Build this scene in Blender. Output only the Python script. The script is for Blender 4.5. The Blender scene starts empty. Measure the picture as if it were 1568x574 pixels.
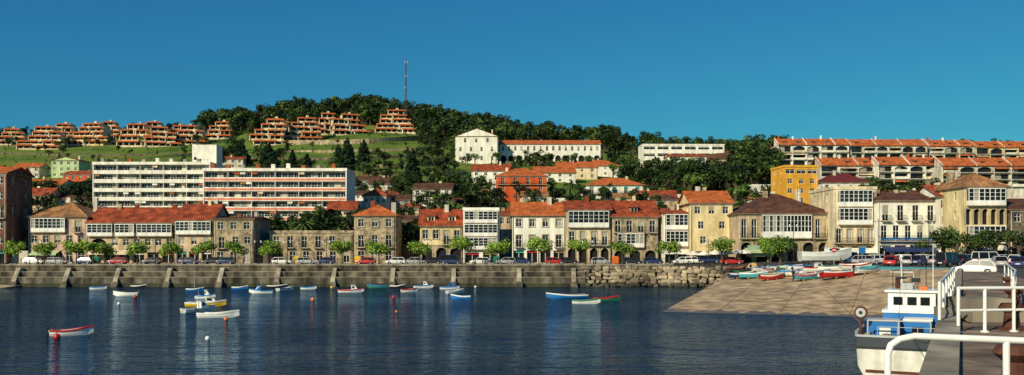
import bpy, math, random
import numpy as np
from mathutils import Vector
rnd=random.Random(7); nr=np.random.RandomState(3)
F=1358.0; HX=784.0; HY=381.0; CZ=7.0
def PX(px,Y): return (px-HX)/F*Y
def PZ(py,Y): return CZ-(py-HY)/F*Y
SC=bpy.context.scene
# ---------------------------------------------------------------- materials
MC={}
def _n(nt,t,**k):
    n=nt.nodes.new(t)
    for a,b in k.items(): setattr(n,a,b)
    return n
def mat(name,col,rough=0.85,var=0.18,scale=1.5,kind='noise',bump=0.0,spec=0.3,metal=0.0,stain=0.12,vs=(1,1,1)):
    if name in MC: return MC[name]
    m=bpy.data.materials.new(name); m.use_nodes=True; nt=m.node_tree; L=nt.links
    b=nt.nodes['Principled BSDF']
    b.inputs['Roughness'].default_value=rough
    b.inputs['Specular IOR Level'].default_value=spec
    b.inputs['Metallic'].default_value=metal
    g=_n(nt,'ShaderNodeNewGeometry'); mp=_n(nt,'ShaderNodeMapping')
    mp.inputs['Scale'].default_value=vs
    L.new(g.outputs['Position'],mp.inputs['Vector'])
    if kind in('stone','blocks'):
        t=_n(nt,'ShaderNodeTexVoronoi'); t.inputs['Scale'].default_value=scale
        L.new(mp.outputs[0],t.inputs['Vector'])
        sp=_n(nt,'ShaderNodeSeparateColor'); L.new(t.outputs['Color'],sp.inputs[0]); fac=sp.outputs[0]
    elif kind=='leaf':
        fac=g.outputs['Random Per Island']
    else:
        t=_n(nt,'ShaderNodeTexNoise'); t.inputs['Scale'].default_value=scale; t.inputs['Detail'].default_value=5
        L.new(mp.outputs[0],t.inputs['Vector'])
        mr=_n(nt,'ShaderNodeMapRange'); mr.inputs[1].default_value=0.3; mr.inputs[2].default_value=0.7
        L.new(t.outputs[0],mr.inputs[0]); fac=mr.outputs[0]
    mx=_n(nt,'ShaderNodeMix',data_type='RGBA')
    c1=[max(0,c*(1-var)) for c in col]+[1]; c2=[min(1,c*(1+var)) for c in col]+[1]
    mx.inputs[6].default_value=c1; mx.inputs[7].default_value=c2
    L.new(fac,mx.inputs[0])
    t2=_n(nt,'ShaderNodeTexNoise'); t2.inputs['Scale'].default_value=0.22 if kind!='leaf' else 0.35; t2.inputs['Detail'].default_value=6
    mp2=_n(nt,'ShaderNodeMapping'); mp2.inputs['Scale'].default_value=(3,3,0.8) if kind!='leaf' else (.5,.5,.5)
    L.new(g.outputs['Position'],mp2.inputs['Vector']); L.new(mp2.outputs[0],t2.inputs['Vector'])
    m2=_n(nt,'ShaderNodeMapRange'); m2.inputs[1].default_value=0.35; m2.inputs[2].default_value=0.65
    m2.inputs[3].default_value=1-stain*1.8; m2.inputs[4].default_value=1+stain*0.6
    L.new(t2.outputs[0],m2.inputs[0])
    vm=_n(nt,'ShaderNodeVectorMath',operation='SCALE'); L.new(mx.outputs[2],vm.inputs[0]); L.new(m2.outputs[0],vm.inputs['Scale'])
    L.new(vm.outputs[0],b.inputs['Base Color'])
    if kind=='tile':
        w=_n(nt,'ShaderNodeTexWave',wave_type='BANDS',bands_direction='X'); w.inputs['Scale'].default_value=1.1; w.inputs['Distortion'].default_value=0.6
        L.new(g.outputs['Position'],w.inputs['Vector'])
        bp=_n(nt,'ShaderNodeBump'); bp.inputs['Strength'].default_value=0.6; bp.inputs['Distance'].default_value=0.12
        L.new(w.outputs[1],bp.inputs['Height']); L.new(bp.outputs[0],b.inputs['Normal'])
    elif bump>0:
        bp=_n(nt,'ShaderNodeBump'); bp.inputs['Strength'].default_value=0.7; bp.inputs['Distance'].default_value=bump
        L.new(t.outputs[0],bp.inputs['Height']); L.new(bp.outputs[0],b.inputs['Normal'])
    MC[name]=m; return m
WHITE=mat('white_plaster',(0.80,0.75,0.62),stain=0.14,var=0.06)
WHITE2=mat('old_white_plaster',(0.64,0.57,0.45),stain=0.22,var=0.1)
CREAM=mat('cream_plaster',(0.70,0.56,0.35),stain=0.22,var=0.12)
YELL=mat('pale_yellow_plaster',(0.74,0.58,0.30),stain=0.2,var=0.1)
ROSE=mat('pinkish_plaster',(0.66,0.44,0.31),stain=0.2,var=0.1)
SAND=mat('sand_plaster',(0.54,0.40,0.24),stain=0.25,var=0.15)
GREY=mat('grey_plaster',(0.32,0.28,0.22),stain=0.25)
STONE=mat('granite_masonry',(0.35,0.27,0.165),kind='stone',scale=1.8,var=0.45,bump=0.05,stain=0.25)
STONED=mat('dark_granite_masonry',(0.15,0.115,0.075),kind='stone',scale=1.8,var=0.5,bump=0.05,stain=0.3)
BRK=mat('reddish_brick',(0.20,0.085,0.05),kind='stone',scale=2.2,var=0.35,stain=0.3)
ASHLAR=mat('granite_trim',(0.42,0.33,0.20),kind='stone',scale=2.4,var=0.2,stain=0.2)
OCHRE=mat('ochre_plaster',(0.72,0.35,0.035),var=0.08)
REDW=mat('red_plaster',(0.55,0.09,0.02),var=0.1)
SALMON=mat('salmon_panel',(0.72,0.22,0.12),var=0.08)
TEAL=mat('teal_paint',(0.08,0.40,0.34),var=0.08)
GREENW=mat('pale_green_plaster',(0.46,0.55,0.28),var=0.08)
T_OR=mat('orange_roof_tiles',(0.54,0.13,0.03),kind='tile',scale=2.5,var=0.35,stain=0.25)
T_RED=mat('red_roof_tiles',(0.36,0.068,0.022),kind='tile',scale=2.5,var=0.4,stain=0.3)
T_BR=mat('brown_roof_tiles',(0.12,0.05,0.028),kind='tile',scale=2.5,var=0.4,stain=0.3)
T_TAN=mat('tan_roof_tiles',(0.38,0.18,0.07),kind='tile',scale=2.5,var=0.35,stain=0.3)
T_MAR=mat('maroon_roof_tiles',(0.14,0.022,0.022),kind='tile',scale=2.5,var=0.25)
WOODD=mat('dark_wood',(0.05,0.028,0.015))
IRON=mat('black_iron',(0.02,0.02,0.022),rough=0.5,metal=0.3)
FRAME=mat('white_frame_paint',(0.80,0.77,0.69),var=0.04,rough=0.5)
G1=mat('window_glass_dark',(0.010,0.011,0.013),rough=0.15,spec=0.3)
G2=mat('window_glass_blue',(0.022,0.03,0.04),rough=0.2,spec=0.4)
G3=mat('window_curtain',(0.34,0.31,0.24),rough=0.5)
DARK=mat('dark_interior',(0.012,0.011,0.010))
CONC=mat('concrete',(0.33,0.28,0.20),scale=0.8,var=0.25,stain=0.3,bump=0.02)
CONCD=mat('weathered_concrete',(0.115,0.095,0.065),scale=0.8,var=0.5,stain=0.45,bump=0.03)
ASPH=mat('asphalt',(0.07,0.065,0.056),scale=1.2,var=0.2,stain=0.2)
PAVE=mat('paving',(0.28,0.24,0.18),kind='stone',scale=1.4,var=0.12,stain=0.2)
PIERM=mat('pier_concrete',(0.25,0.175,0.12),scale=1.6,var=0.45,stain=0.35,bump=0.02)
RAMPM=mat('ramp_concrete',(0.48,0.34,0.195),scale=0.35,var=0.3,stain=0.3,bump=0.02)
ALGAE=mat('algae_wall',(0.045,0.045,0.022),scale=1,var=0.4,stain=0.3)
ROCK=mat('rock',(0.34,0.265,0.17),kind='leaf',var=0.5,stain=0.35)
ROCKD=mat('wet_rock',(0.09,0.075,0.05),kind='leaf',var=0.4,stain=0.3)
BARK=mat('bark',(0.09,0.065,0.045))
L_LIME=mat('lime_leaves',(0.19,0.30,0.03),kind='leaf',var=0.55,stain=0.25,rough=0.6)
L_MID=mat('green_leaves',(0.075,0.13,0.018),kind='leaf',var=0.6,stain=0.4,rough=0.6)
L_DARK=mat('dark_leaves',(0.030,0.056,0.013),kind='leaf',var=0.75,stain=0.5,rough=0.7,spec=.15)
L_CON=mat('conifer_needles',(0.014,0.034,0.013),kind='leaf',var=0.6,stain=0.4,rough=0.75,spec=.15)
def paint(name,c,rough=0.35): return mat(name,c,rough=rough,var=0.05,stain=0.08,spec=0.5)
PW=paint('white_paint',(0.8,0.78,0.71)); PB=paint('blue_paint',(0.012,0.15,0.44)); PR=paint('red_paint',(0.5,0.02,0.015))
PG=paint('green_paint',(0.02,0.17,0.09)); PY=paint('yellow_paint',(0.78,0.47,0.03)); PT=paint('turquoise_paint',(0.06,0.36,0.42))
PK=paint('black_paint',(0.02,0.02,0.025)); PN=paint('navy_paint',(0.02,0.04,0.13)); PS=paint('silver_paint',(0.40,0.40,0.40)); PO=paint('orange_paint',(0.75,0.17,0.02))
RUST=mat('rusty_iron',(0.10,0.035,0.02),var=0.4,scale=6); RUB=mat('tyre_rubber',(0.015,0.015,0.015)); WD=mat('boat_wood',(0.32,0.19,0.09),scale=4)
# ---------------------------------------------------------------- mesh helper
class M:
    def __init__(s): s.v=[];s.f=[];s.mi=[];s.ms=[]
    def m(s,mt):
        if mt not in s.ms: s.ms.append(mt)
        return s.ms.index(mt)
    def poly(s,pts,mt):
        i=len(s.v); s.v.extend([tuple(p) for p in pts]); s.f.append(tuple(range(i,i+len(pts)))); s.mi.append(s.m(mt))
    def hexa(s,p,mt):
        i=len(s.v); s.v.extend([tuple(q) for q in p]); k=s.m(mt)
        for f in((0,3,2,1),(4,5,6,7),(0,1,5,4),(1,2,6,5),(2,3,7,6),(3,0,4,7)):
            s.f.append(tuple(i+j for j in f)); s.mi.append(k)
    def box(s,x0,x1,y0,y1,z0,z1,mt):
        s.hexa([(x0,y0,z0),(x1,y0,z0),(x1,y1,z0),(x0,y1,z0),(x0,y0,z1),(x1,y0,z1),(x1,y1,z1),(x0,y1,z1)],mt)
    def fbox(s,fr,u0,u1,n0,n1,z0,z1,mt):
        s.hexa([fr(u0,n1,z0),fr(u1,n1,z0),fr(u1,n0,z0),fr(u0,n0,z0),fr(u0,n1,z1),fr(u1,n1,z1),fr(u1,n0,z1),fr(u0,n0,z1)],mt)
    def cyl(s,p0,p1,r0,r1,mt,seg=8):
        p0=Vector(p0);p1=Vector(p1);d=(p1-p0).normalized()
        a=d.cross(Vector((0,0,1)) if abs(d.z)<0.9 else Vector((1,0,0))).normalized(); b=d.cross(a)
        i=len(s.v);k=s.m(mt)
        for p,r in((p0,r0),(p1,r1)):
            for j in range(seg):
                t=2*math.pi*j/seg; s.v.append(tuple(p+a*(r*math.cos(t))+b*(r*math.sin(t))))
        for j in range(seg):
            s.f.append((i+j,i+(j+1)%seg,i+seg+(j+1)%seg,i+seg+j)); s.mi.append(k)
        s.f.append(tuple(i+j for j in range(seg))); s.mi.append(k)
        s.f.append(tuple(i+seg+j for j in range(seg))); s.mi.append(k)
    def tube(s,pts,r,mt,seg=8):
        for a,b in zip(pts[:-1],pts[1:]): s.cyl(a,b,r,r,mt,seg)
        for p in pts[1:-1]: s.ball(p,r*1.03,mt,8,5)
    def ball(s,c,r,mt,seg=10,rings=7,sz=1.0):
        i=len(s.v);k=s.m(mt)
        for a in range(rings+1):
            ph=math.pi*a/rings
            for j in range(seg):
                t=2*math.pi*j/seg; s.v.append((c[0]+r*math.sin(ph)*math.cos(t),c[1]+r*math.sin(ph)*math.sin(t),c[2]+r*sz*math.cos(ph)))
        for a in range(rings):
            for j in range(seg):
                s.f.append((i+a*seg+j,i+a*seg+(j+1)%seg,i+(a+1)*seg+(j+1)%seg,i+(a+1)*seg+j)); s.mi.append(k)
    def obj(s,name,parent=None,smooth=False):
        me=bpy.data.meshes.new(name); me.from_pydata(s.v,[],s.f)
        for t in s.ms: me.materials.append(t)
        me.polygons.foreach_set('material_index',s.mi)
        if smooth: me.polygons.foreach_set('use_smooth',[True]*len(s.f))
        me.update()
        o=bpy.data.objects.new(name,me); SC.collection.objects.link(o)
        if parent: o.parent=parent
        return o
class Asm:
    def __init__(s,name,loc,rot=0.0,scale=1.0):
        s.e=bpy.data.objects.new(name,None); s.e.location=loc; s.e.rotation_euler=(0,0,rot); s.e.scale=(scale,)*3
        s.e.empty_display_size=1; SC.collection.objects.link(s.e); s.parts={}
    def p(s,n):
        if n not in s.parts: s.parts[n]=M()
        return s.parts[n]
    def done(s,smooth=()):
        for n,m in s.parts.items():
            if m.f: m.obj(n,s.e,n in smooth)
        return s.e
def quads_obj(name,V,mats,mi=None,parent=None):
    n=len(V); me=bpy.data.meshes.new(name)
    me.vertices.add(n*4); me.vertices.foreach_set('co',V.reshape(-1).astype(np.float32))
    me.loops.add(n*4); me.loops.foreach_set('vertex_index',np.arange(n*4,dtype=np.int32))
    me.polygons.add(n); me.polygons.foreach_set('loop_start',np.arange(0,n*4,4,dtype=np.int32))
    for t in mats: me.materials.append(t)
    if mi is not None: me.polygons.foreach_set('material_index',mi.astype(np.int32))
    me.update(calc_edges=True)
    o=bpy.data.objects.new(name,me); SC.collection.objects.link(o)
    if parent: o.parent=parent
    return o
# ---------------------------------------------------------------- terrain
def sstep(x,a,b):
    t=np.clip((x-a)/(b-a),0,1); return t*t*(3-2*t)
def G(X,Y):
    z=3.8+0.8*sstep(X,30.,60.)
    return z-1.3*np.exp(-((X-40)**2+(Y-160)**2)/(2*5.5**2))
TC=np.array([-900,0,300,450,560,640,700,800,950,1130,1200,1700,2600.])
TY=np.array([195,260,330,420,520,620,720,900,1300,4000.])
TP=np.array([
 [350,350,348,345,345,345,345,345,345,345,345,345,345],
 [300,300,300,295,295,295,300,300,305,305,300,300,300],
 [264,264,262,258,255,258,262,262,270,275,272,272,272],
 [242,242,238,228,222,222,235,240,250,255,252,250,250],
 [226,224,218,208,200,205,215,225,235,243,240,238,240],
 [214,212,203,178,168,182,188,206,220,236,234,232,236]])
def T(X,Y):
    px=HX+F*X/max(Y,1); 
    if Y<=195: return float(G(X,Y))
    zr=[float(G(PX(px,195),195))]
    for i in range(6):
        py=np.interp(px,TC,TP[i]); zr.append(PZ(py,TY[i+1]))
    zr.append(zr[-1]-22); zr.append(zr[-1]-40); zr.append(2.0)
    return float(np.interp(Y,TY,zr))
def build_terrain():
    pxs=list(range(-2500,-200,180))+list(range(-200,1780,24))+list(range(1800,4400,180))
    ys=[195,205,215,228,243,260,275,292,310,330,350,372,396,420,445,470,495,520,545,570,595,620,645,670,695,720,760,810,900,1300,2200,4000]
    V=[];Fc=[]
    for Y in ys:
        for p in pxs:
            X=PX(p,Y); z=T(X,Y)
            if 200<Y<900: z+=rnd.uniform(-.5,.5)*min(1,(Y-195)/100)
            V.append((X,Y,z))
    n=len(pxs)
    for j in range(len(ys)-1):
        for i in range(n-1):
            a=j*n+i; Fc.append((a,a+1,a+n+1,a+n))
    me=bpy.data.meshes.new('hillside_terrain'); me.from_pydata(V,[],Fc)
    m=bpy.data.materials.new('hill_grass'); m.use_nodes=True; nt=m.node_tree;L=nt.links; b=nt.nodes['Principled BSDF']; b.inputs['Roughness'].default_value=0.95
    b.inputs['Specular IOR Level'].default_value=0.1
    g=_n(nt,'ShaderNodeNewGeometry')
    t=_n(nt,'ShaderNodeTexNoise'); t.inputs['Scale'].default_value=0.022; t.inputs['Detail'].default_value=8; t.inputs['Roughness'].default_value=0.65
    L.new(g.outputs[0],t.inputs['Vector'])
    cr=_n(nt,'ShaderNodeValToRGB'); e=cr.color_ramp.elements
    e[0].position=0.34; e[0].color=(0.04,0.07,0.012,1); e[1].position=0.66; e[1].color=(0.22,0.15,0.06,1)
    x=cr.color_ramp.elements.new(0.43); x.color=(0.10,0.16,0.022,1)
    x=cr.color_ramp.elements.new(0.56); x.color=(0.15,0.21,0.032,1)
    L.new(t.outputs[0],cr.inputs[0])
    sx=_n(nt,'ShaderNodeSeparateXYZ'); L.new(g.outputs[0],sx.inputs[0])
    mr0=_n(nt,'ShaderNodeMapRange'); mr0.inputs[1].default_value=260; mr0.inputs[2].default_value=330; L.new(sx.outputs[1],mr0.inputs[0])
    mx=_n(nt,'ShaderNodeMix',data_type='RGBA'); mx.inputs[6].default_value=(0.07,0.055,0.035,1); L.new(cr.outputs[0],mx.inputs[7]); L.new(mr0.outputs[0],mx.inputs[0])
    t2=_n(nt,'ShaderNodeTexNoise'); t2.inputs['Scale'].default_value=0.6; t2.inputs['Detail'].default_value=6; L.new(g.outputs[0],t2.inputs['Vector'])
    mr=_n(nt,'ShaderNodeMapRange'); mr.inputs[1].default_value=.3; mr.inputs[2].default_value=.7; mr.inputs[3].default_value=0.45; mr.inputs[4].default_value=1.4; L.new(t2.outputs[0],mr.inputs[0])
    vm=_n(nt,'ShaderNodeVectorMath',operation='SCALE'); L.new(mx.outputs[2],vm.inputs[0]); L.new(mr.outputs[0],vm.inputs['Scale']); L.new(vm.outputs[0],b.inputs['Base Color'])
    me.materials.append(m); me.polygons.foreach_set('use_smooth',[True]*len(Fc)); me.update()
    o=bpy.data.objects.new('hillside_terrain',me); SC.collection.objects.link(o)
build_terrain()
def ystart(X):
    if X<30: return 166.0
    if X<40: return 166-0.6*(X-30)
    if X<57: return 160-(X-40)*48/17.0
    return 112.0
m=M()
xs=[-900,-500,-300,-200,-130]+list(np.arange(-120,30,10))+list(np.arange(30,60,1.5))+[60,70,85,100,130,200,400,900]
xs=sorted(set(round(float(x),3) for x in xs)|{40.0,57.0})
NR=14
for i in range(len(xs)-1):
    for j in range(NR):
        q=[]
        for (x,t) in((xs[i],j),(xs[i+1],j),(xs[i+1],j+1),(xs[i],j+1)):
            y0=ystart(x); y=y0+(195-y0)*t/NR; q.append((x,y,float(G(x,y))))
        m.poly(q,ASPH)
m.obj('street_ground',smooth=True)
m=M(); m.box(-300,30,166.02,173,3.0,3.95,PAVE); m.box(-300,30,173,173.25,3.0,3.98,CONC); m.obj('promenade_pavement')
m=M(); m.box(-300,36,186.5,194.5,3.0,3.96,PAVE); m.obj('house_pavement')
m=M()
for x in np.arange(-200,28,6): m.box(x,x+3,179.9,180.05,3.8,3.806,PW)
m.obj('road_markings')
# sea
def water():
    m=bpy.data.materials.new('sea_water'); m.use_nodes=True; nt=m.node_tree;L=nt.links
    nt.nodes.remove(nt.nodes['Principled BSDF']); out=nt.nodes['Material Output']
    g=_n(nt,'ShaderNodeNewGeometry')
    mp=_n(nt,'ShaderNodeMapping'); mp.inputs['Scale'].default_value=(0.55,1.25,1); mp.inputs['Rotation'].default_value=(0,0,.12); L.new(g.outputs[0],mp.inputs[0])
    t=_n(nt,'ShaderNodeTexNoise'); t.inputs['Scale'].default_value=1.0; t.inputs['Detail'].default_value=4; t.inputs['Roughness'].default_value=0.55; L.new(mp.outputs[0],t.inputs[0])
    t2=_n(nt,'ShaderNodeTexNoise'); t2.inputs['Scale'].default_value=0.2; t2.inputs['Detail'].default_value=3; L.new(mp.outputs[0],t2.inputs[0])
    t3=_n(nt,'ShaderNodeTexNoise'); t3.inputs['Scale'].default_value=0.03; t3.inputs['Detail'].default_value=4; L.new(mp.outputs[0],t3.inputs[0])
    mr=_n(nt,'ShaderNodeMapRange'); mr.inputs[1].default_value=.38; mr.inputs[2].default_value=.62; mr.inputs[3].default_value=.6; mr.inputs[4].default_value=1.35; L.new(t3.outputs[0],mr.inputs[0])
    mu=_n(nt,'ShaderNodeMath',operation='MULTIPLY'); L.new(t.outputs[0],mu.inputs[0]); L.new(mr.outputs[0],mu.inputs[1])
    ad=_n(nt,'ShaderNodeMath',operation='MULTIPLY_ADD'); ad.inputs[1].default_value=1.6; L.new(t2.outputs[0],ad.inputs[0]); L.new(mu.outputs[0],ad.inputs[2])
    bp=_n(nt,'ShaderNodeBump'); bp.inputs['Strength'].default_value=1.0; bp.inputs['Distance'].default_value=0.5
    L.new(ad.outputs[0],bp.inputs['Height'])
    df=_n(nt,'ShaderNodeBsdfDiffuse'); df.inputs[0].default_value=(0.002,0.016,0.036,1); L.new(bp.outputs[0],df.inputs['Normal'])
    gl=_n(nt,'ShaderNodeBsdfGlossy'); gl.inputs[0].default_value=(0.62,0.82,0.97,1); gl.inputs['Roughness'].default_value=0.05; L.new(bp.outputs[0],gl.inputs['Normal'])
    fr=_n(nt,'ShaderNodeFresnel'); fr.inputs[0].default_value=1.30; L.new(bp.outputs[0],fr.inputs['Normal'])
    mx=_n(nt,'ShaderNodeMixShader'); L.new(fr.outputs[0],mx.inputs[0]); L.new(df.outputs[0],mx.inputs[1]); L.new(gl.outputs[0],mx.inputs[2]); L.new(mx.outputs[0],out.inputs[0])
    return m
m=M(); W_=water(); m.poly([(-4000,-3000,0),(4000,-3000,0),(4000,190,0),(-4000,190,0)],W_); m.obj('water')
# ---------------------------------------------------------------- quay wall
m=M()
QR=13.5
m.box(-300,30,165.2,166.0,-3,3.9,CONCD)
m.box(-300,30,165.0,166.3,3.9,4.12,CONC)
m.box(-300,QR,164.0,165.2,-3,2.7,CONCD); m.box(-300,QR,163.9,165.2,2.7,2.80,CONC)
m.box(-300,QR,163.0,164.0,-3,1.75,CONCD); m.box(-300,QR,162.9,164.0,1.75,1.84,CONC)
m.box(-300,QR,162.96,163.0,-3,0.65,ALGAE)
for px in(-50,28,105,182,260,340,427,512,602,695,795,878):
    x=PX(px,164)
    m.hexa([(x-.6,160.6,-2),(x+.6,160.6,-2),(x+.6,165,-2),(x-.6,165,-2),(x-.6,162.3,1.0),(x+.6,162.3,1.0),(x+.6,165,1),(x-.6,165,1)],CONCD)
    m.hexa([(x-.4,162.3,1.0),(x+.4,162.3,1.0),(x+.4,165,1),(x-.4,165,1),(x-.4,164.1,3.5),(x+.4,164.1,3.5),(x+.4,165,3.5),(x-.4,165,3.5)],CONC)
m.obj('quay_wall')
def rocks(name,items,mat_hi,mat_lo):
    m=M()
    for (x,y,z,r) in items:
        i=len(m.v); seg=7; rings=4; k=m.m(mat_hi if z>0.6 else mat_lo)
        sx,sy,sz=r*rnd.uniform(.8,1.5),r*rnd.uniform(.7,1.0),r*rnd.uniform(.5,.8)
        rx=rnd.uniform(-.3,.3)
        for a in range(rings+1):
            ph=math.pi*a/rings
            for j in range(seg):
                t=2*math.pi*j/seg+rx; q=rnd.uniform(.8,1.14)
                cx=math.copysign(abs(math.sin(ph)*math.cos(t))**.6,math.sin(ph)*math.cos(t)); cy=math.copysign(abs(math.sin(ph)*math.sin(t))**.6,math.sin(ph)*math.sin(t)); cz=math.copysign(abs(math.cos(ph))**.6,math.cos(ph))
                m.v.append((x+sx*cx*q,y+sy*cy*q,z+sz*cz*q+rx*cx*.3))
        for a in range(rings):
            for j in range(seg):
                m.f.append((i+a*seg+j,i+a*seg+(j+1)%seg,i+(a+1)*seg+(j+1)%seg,i+(a+1)*seg+j)); m.mi.append(k)
    return m.obj(name)
it=[]
for row in range(7):
    z=row*0.62-0.3
    x=QR+rnd.uniform(0,.6)
    while x<41-0.1*row:
        r=rnd.uniform(.4,.7); yb=163.2+row*0.35
        if x>30: yb-=0.6*(x-30)
        it.append((x,yb+rnd.uniform(-.2,.2),z+rnd.uniform(-.14,.14),r)); x+=r*rnd.uniform(1.8,2.3)
rocks('riprap_rock_wall',it,ROCK,ROCKD)
m=M(); m.hexa([(30,165.2,-3),(40,159.3,-3),(40,166,-3),(30,166.5,-3),(30,165.2,3.75),(40,159.6,2.4),(40,166,3.0),(30,166.5,3.75)],CONCD)
m.obj('riprap_backing_wall')
m=M(); m.poly([(-110,150,-.4),(-92,158,-.1),(-90,163,0.35),(-112,163,.9)],mat('sand',(0.42,0.33,0.2))); m.obj('sand_beach')
m=M()
for z in(4.5,4.85,5.15): m.box(-140,30,166.1,166.14,z,z+.045,IRON)
for x in np.arange(-140,30.1,1.6): m.box(x,x+.09,166.07,166.17,4.12,5.2,IRON)
m.obj('promenade_railing')
m=M()
for i in range(11):
    x0=30+i*0.9; y0=166-.54*i; m.box(x0,x0+.09,y0,y0+.09,3.0,4.9-.06*i,IRON)
    if i<10: m.tube([(x0,y0,4.85-.06*i),(x0+.9,y0-.54,4.79-.06*i)],.03,IRON,5); m.tube([(x0,y0,4.4-.06*i),(x0+.9,y0-.54,4.34-.06*i)],.03,IRON,5)
m.obj('ramp_side_railing')
# ---------------------------------------------------------------- ramp
P1=np.array((16.8,99,0.));P2=np.array((44.2,88,0.));A=np.array((40,160,2.7));B=np.array((57,112,4.58))
def ramp(s,t): return (P1*(1-s)+P2*s)*(1-t)+(A*(1-s)+B*s)*t
m=M(); NS,NT=10,22
for i in range(NS):
    for j in range(-5,NT):
        q=[ramp((i+a)/NS,(j+b)/NT) for a,b in((0,0),(1,0),(1,1),(0,1))]
        m.poly(q,ALGAE if j<0 else RAMPM)
for j in range(-5,NT):
    a=ramp(0,j/NT);b=ramp(0,(j+1)/NT); m.poly([(a[0],a[1],-3),(b[0],b[1],-3),b,a],CONCD)
m.obj('boat_ramp',smooth=True)
JM=mat('joint_tar',(0.17,0.115,0.07),var=.3)
m=M()
for k in(0.2,0.42,0.66,0.86):
    for j in range(NT*2):
        a=ramp(k,j/NT/2);b=ramp(k+.002,j/NT/2);c=ramp(k+.002,(j+1)/NT/2);d=ramp(k,(j+1)/NT/2)
        m.poly([p+np.array((0,0,.02)) for p in(a,b,c,d)],JM)
m.obj('ramp_joints')
m=M(); WC=mat('wet_concrete',(0.15,0.105,0.06),rough=0.35)
for i in range(60):
    f=lambda q:.035+.016*math.sin(q*1.7)+.014*math.sin(q*.61+1)
    a=ramp(i/60,-.02);b=ramp((i+1)/60,-.02);c=ramp((i+1)/60,f(i+1));d=ramp(i/60,f(i))
    m.poly([p+np.array((0,0,.012)) for p in(a,b,c,d)],WC)
m.obj('wet_ramp_strip')
def on_ramp(px,py):
    best=None
    for i in range(61):
        for j in range(61):
            p=ramp(i/60,j/60); d=(HX+F*p[0]/p[1]-px)**2+(HY+F*(CZ-p[2])/p[1]-py)**2
            if best is None or d<best[0]: best=(d,p)
    return tuple(best[1])
def on_land(px,py,z=None):
    Y=130.
    for _ in range(30):
        zz=G(PX(px,Y),Y) if z is None else z
        Y=0.5*Y+0.5*(CZ-zz)*F/(py-HY)
    return (PX(px,Y),Y,float(G(PX(px,Y),Y)) if z is None else z)
# ---------------------------------------------------------------- pier
def pe(Y): return 5.6+(Y-12)*0.508
def pz(Y): return 5.3-0.7*float(sstep(Y,45.,100.))
m=M(); ysp=[-12,-6,0,6,12,18,24,30,36,42,48,54,60,66,72,78,84,90,96,102,108,112]
for a,b in zip(ysp[:-1],ysp[1:]):
    for u0,u1 in((0.45,4),(4,12),(12,40),(40,150)):
        m.poly([(pe(a)+u0,a,pz(a)),(pe(a)+u1,a,pz(a)),(pe(b)+u1,b,pz(b)),(pe(b)+u0,b,pz(b))],PIERM if u0<4 else ASPH)
    m.hexa([(pe(a)-.05,a,-.2),(pe(a)+.45,a,-.2),(pe(b)+.45,b,-.2),(pe(b)-.05,b,-.2),(pe(a)-.05,a,pz(a)+.14),(pe(a)+.45,a,pz(a)+.14),(pe(b)+.45,b,pz(b)+.14),(pe(b)-.05,b,pz(b)+.14)],CONC)
    m.hexa([(pe(a),a,-3),(pe(a)+.4,a,-3),(pe(b)+.4,b,-3),(pe(b),b,-3),(pe(a)+.0,a,-.25),(pe(a)+.4,a,-.25),(pe(b)+.4,b,-.25),(pe(b),b,-.25)],ALGAE)
m.obj('pier')
m=M()
for y in np.arange(3,60,4.0):
    m.hexa([(pe(y)+.5,y,pz(y)+.003),(pe(y)+9,y,pz(y)+.003),(pe(y)+9,y+.05,pz(y)+.003),(pe(y)+.5,y+.05,pz(y)+.003)]+[(pe(y)+.5,y,pz(y)+.006),(pe(y)+9,y,pz(y)+.006),(pe(y)+9,y+.05,pz(y)+.006),(pe(y)+.5,y+.05,pz(y)+.006)],JM)
m.obj('pier_joints')
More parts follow.
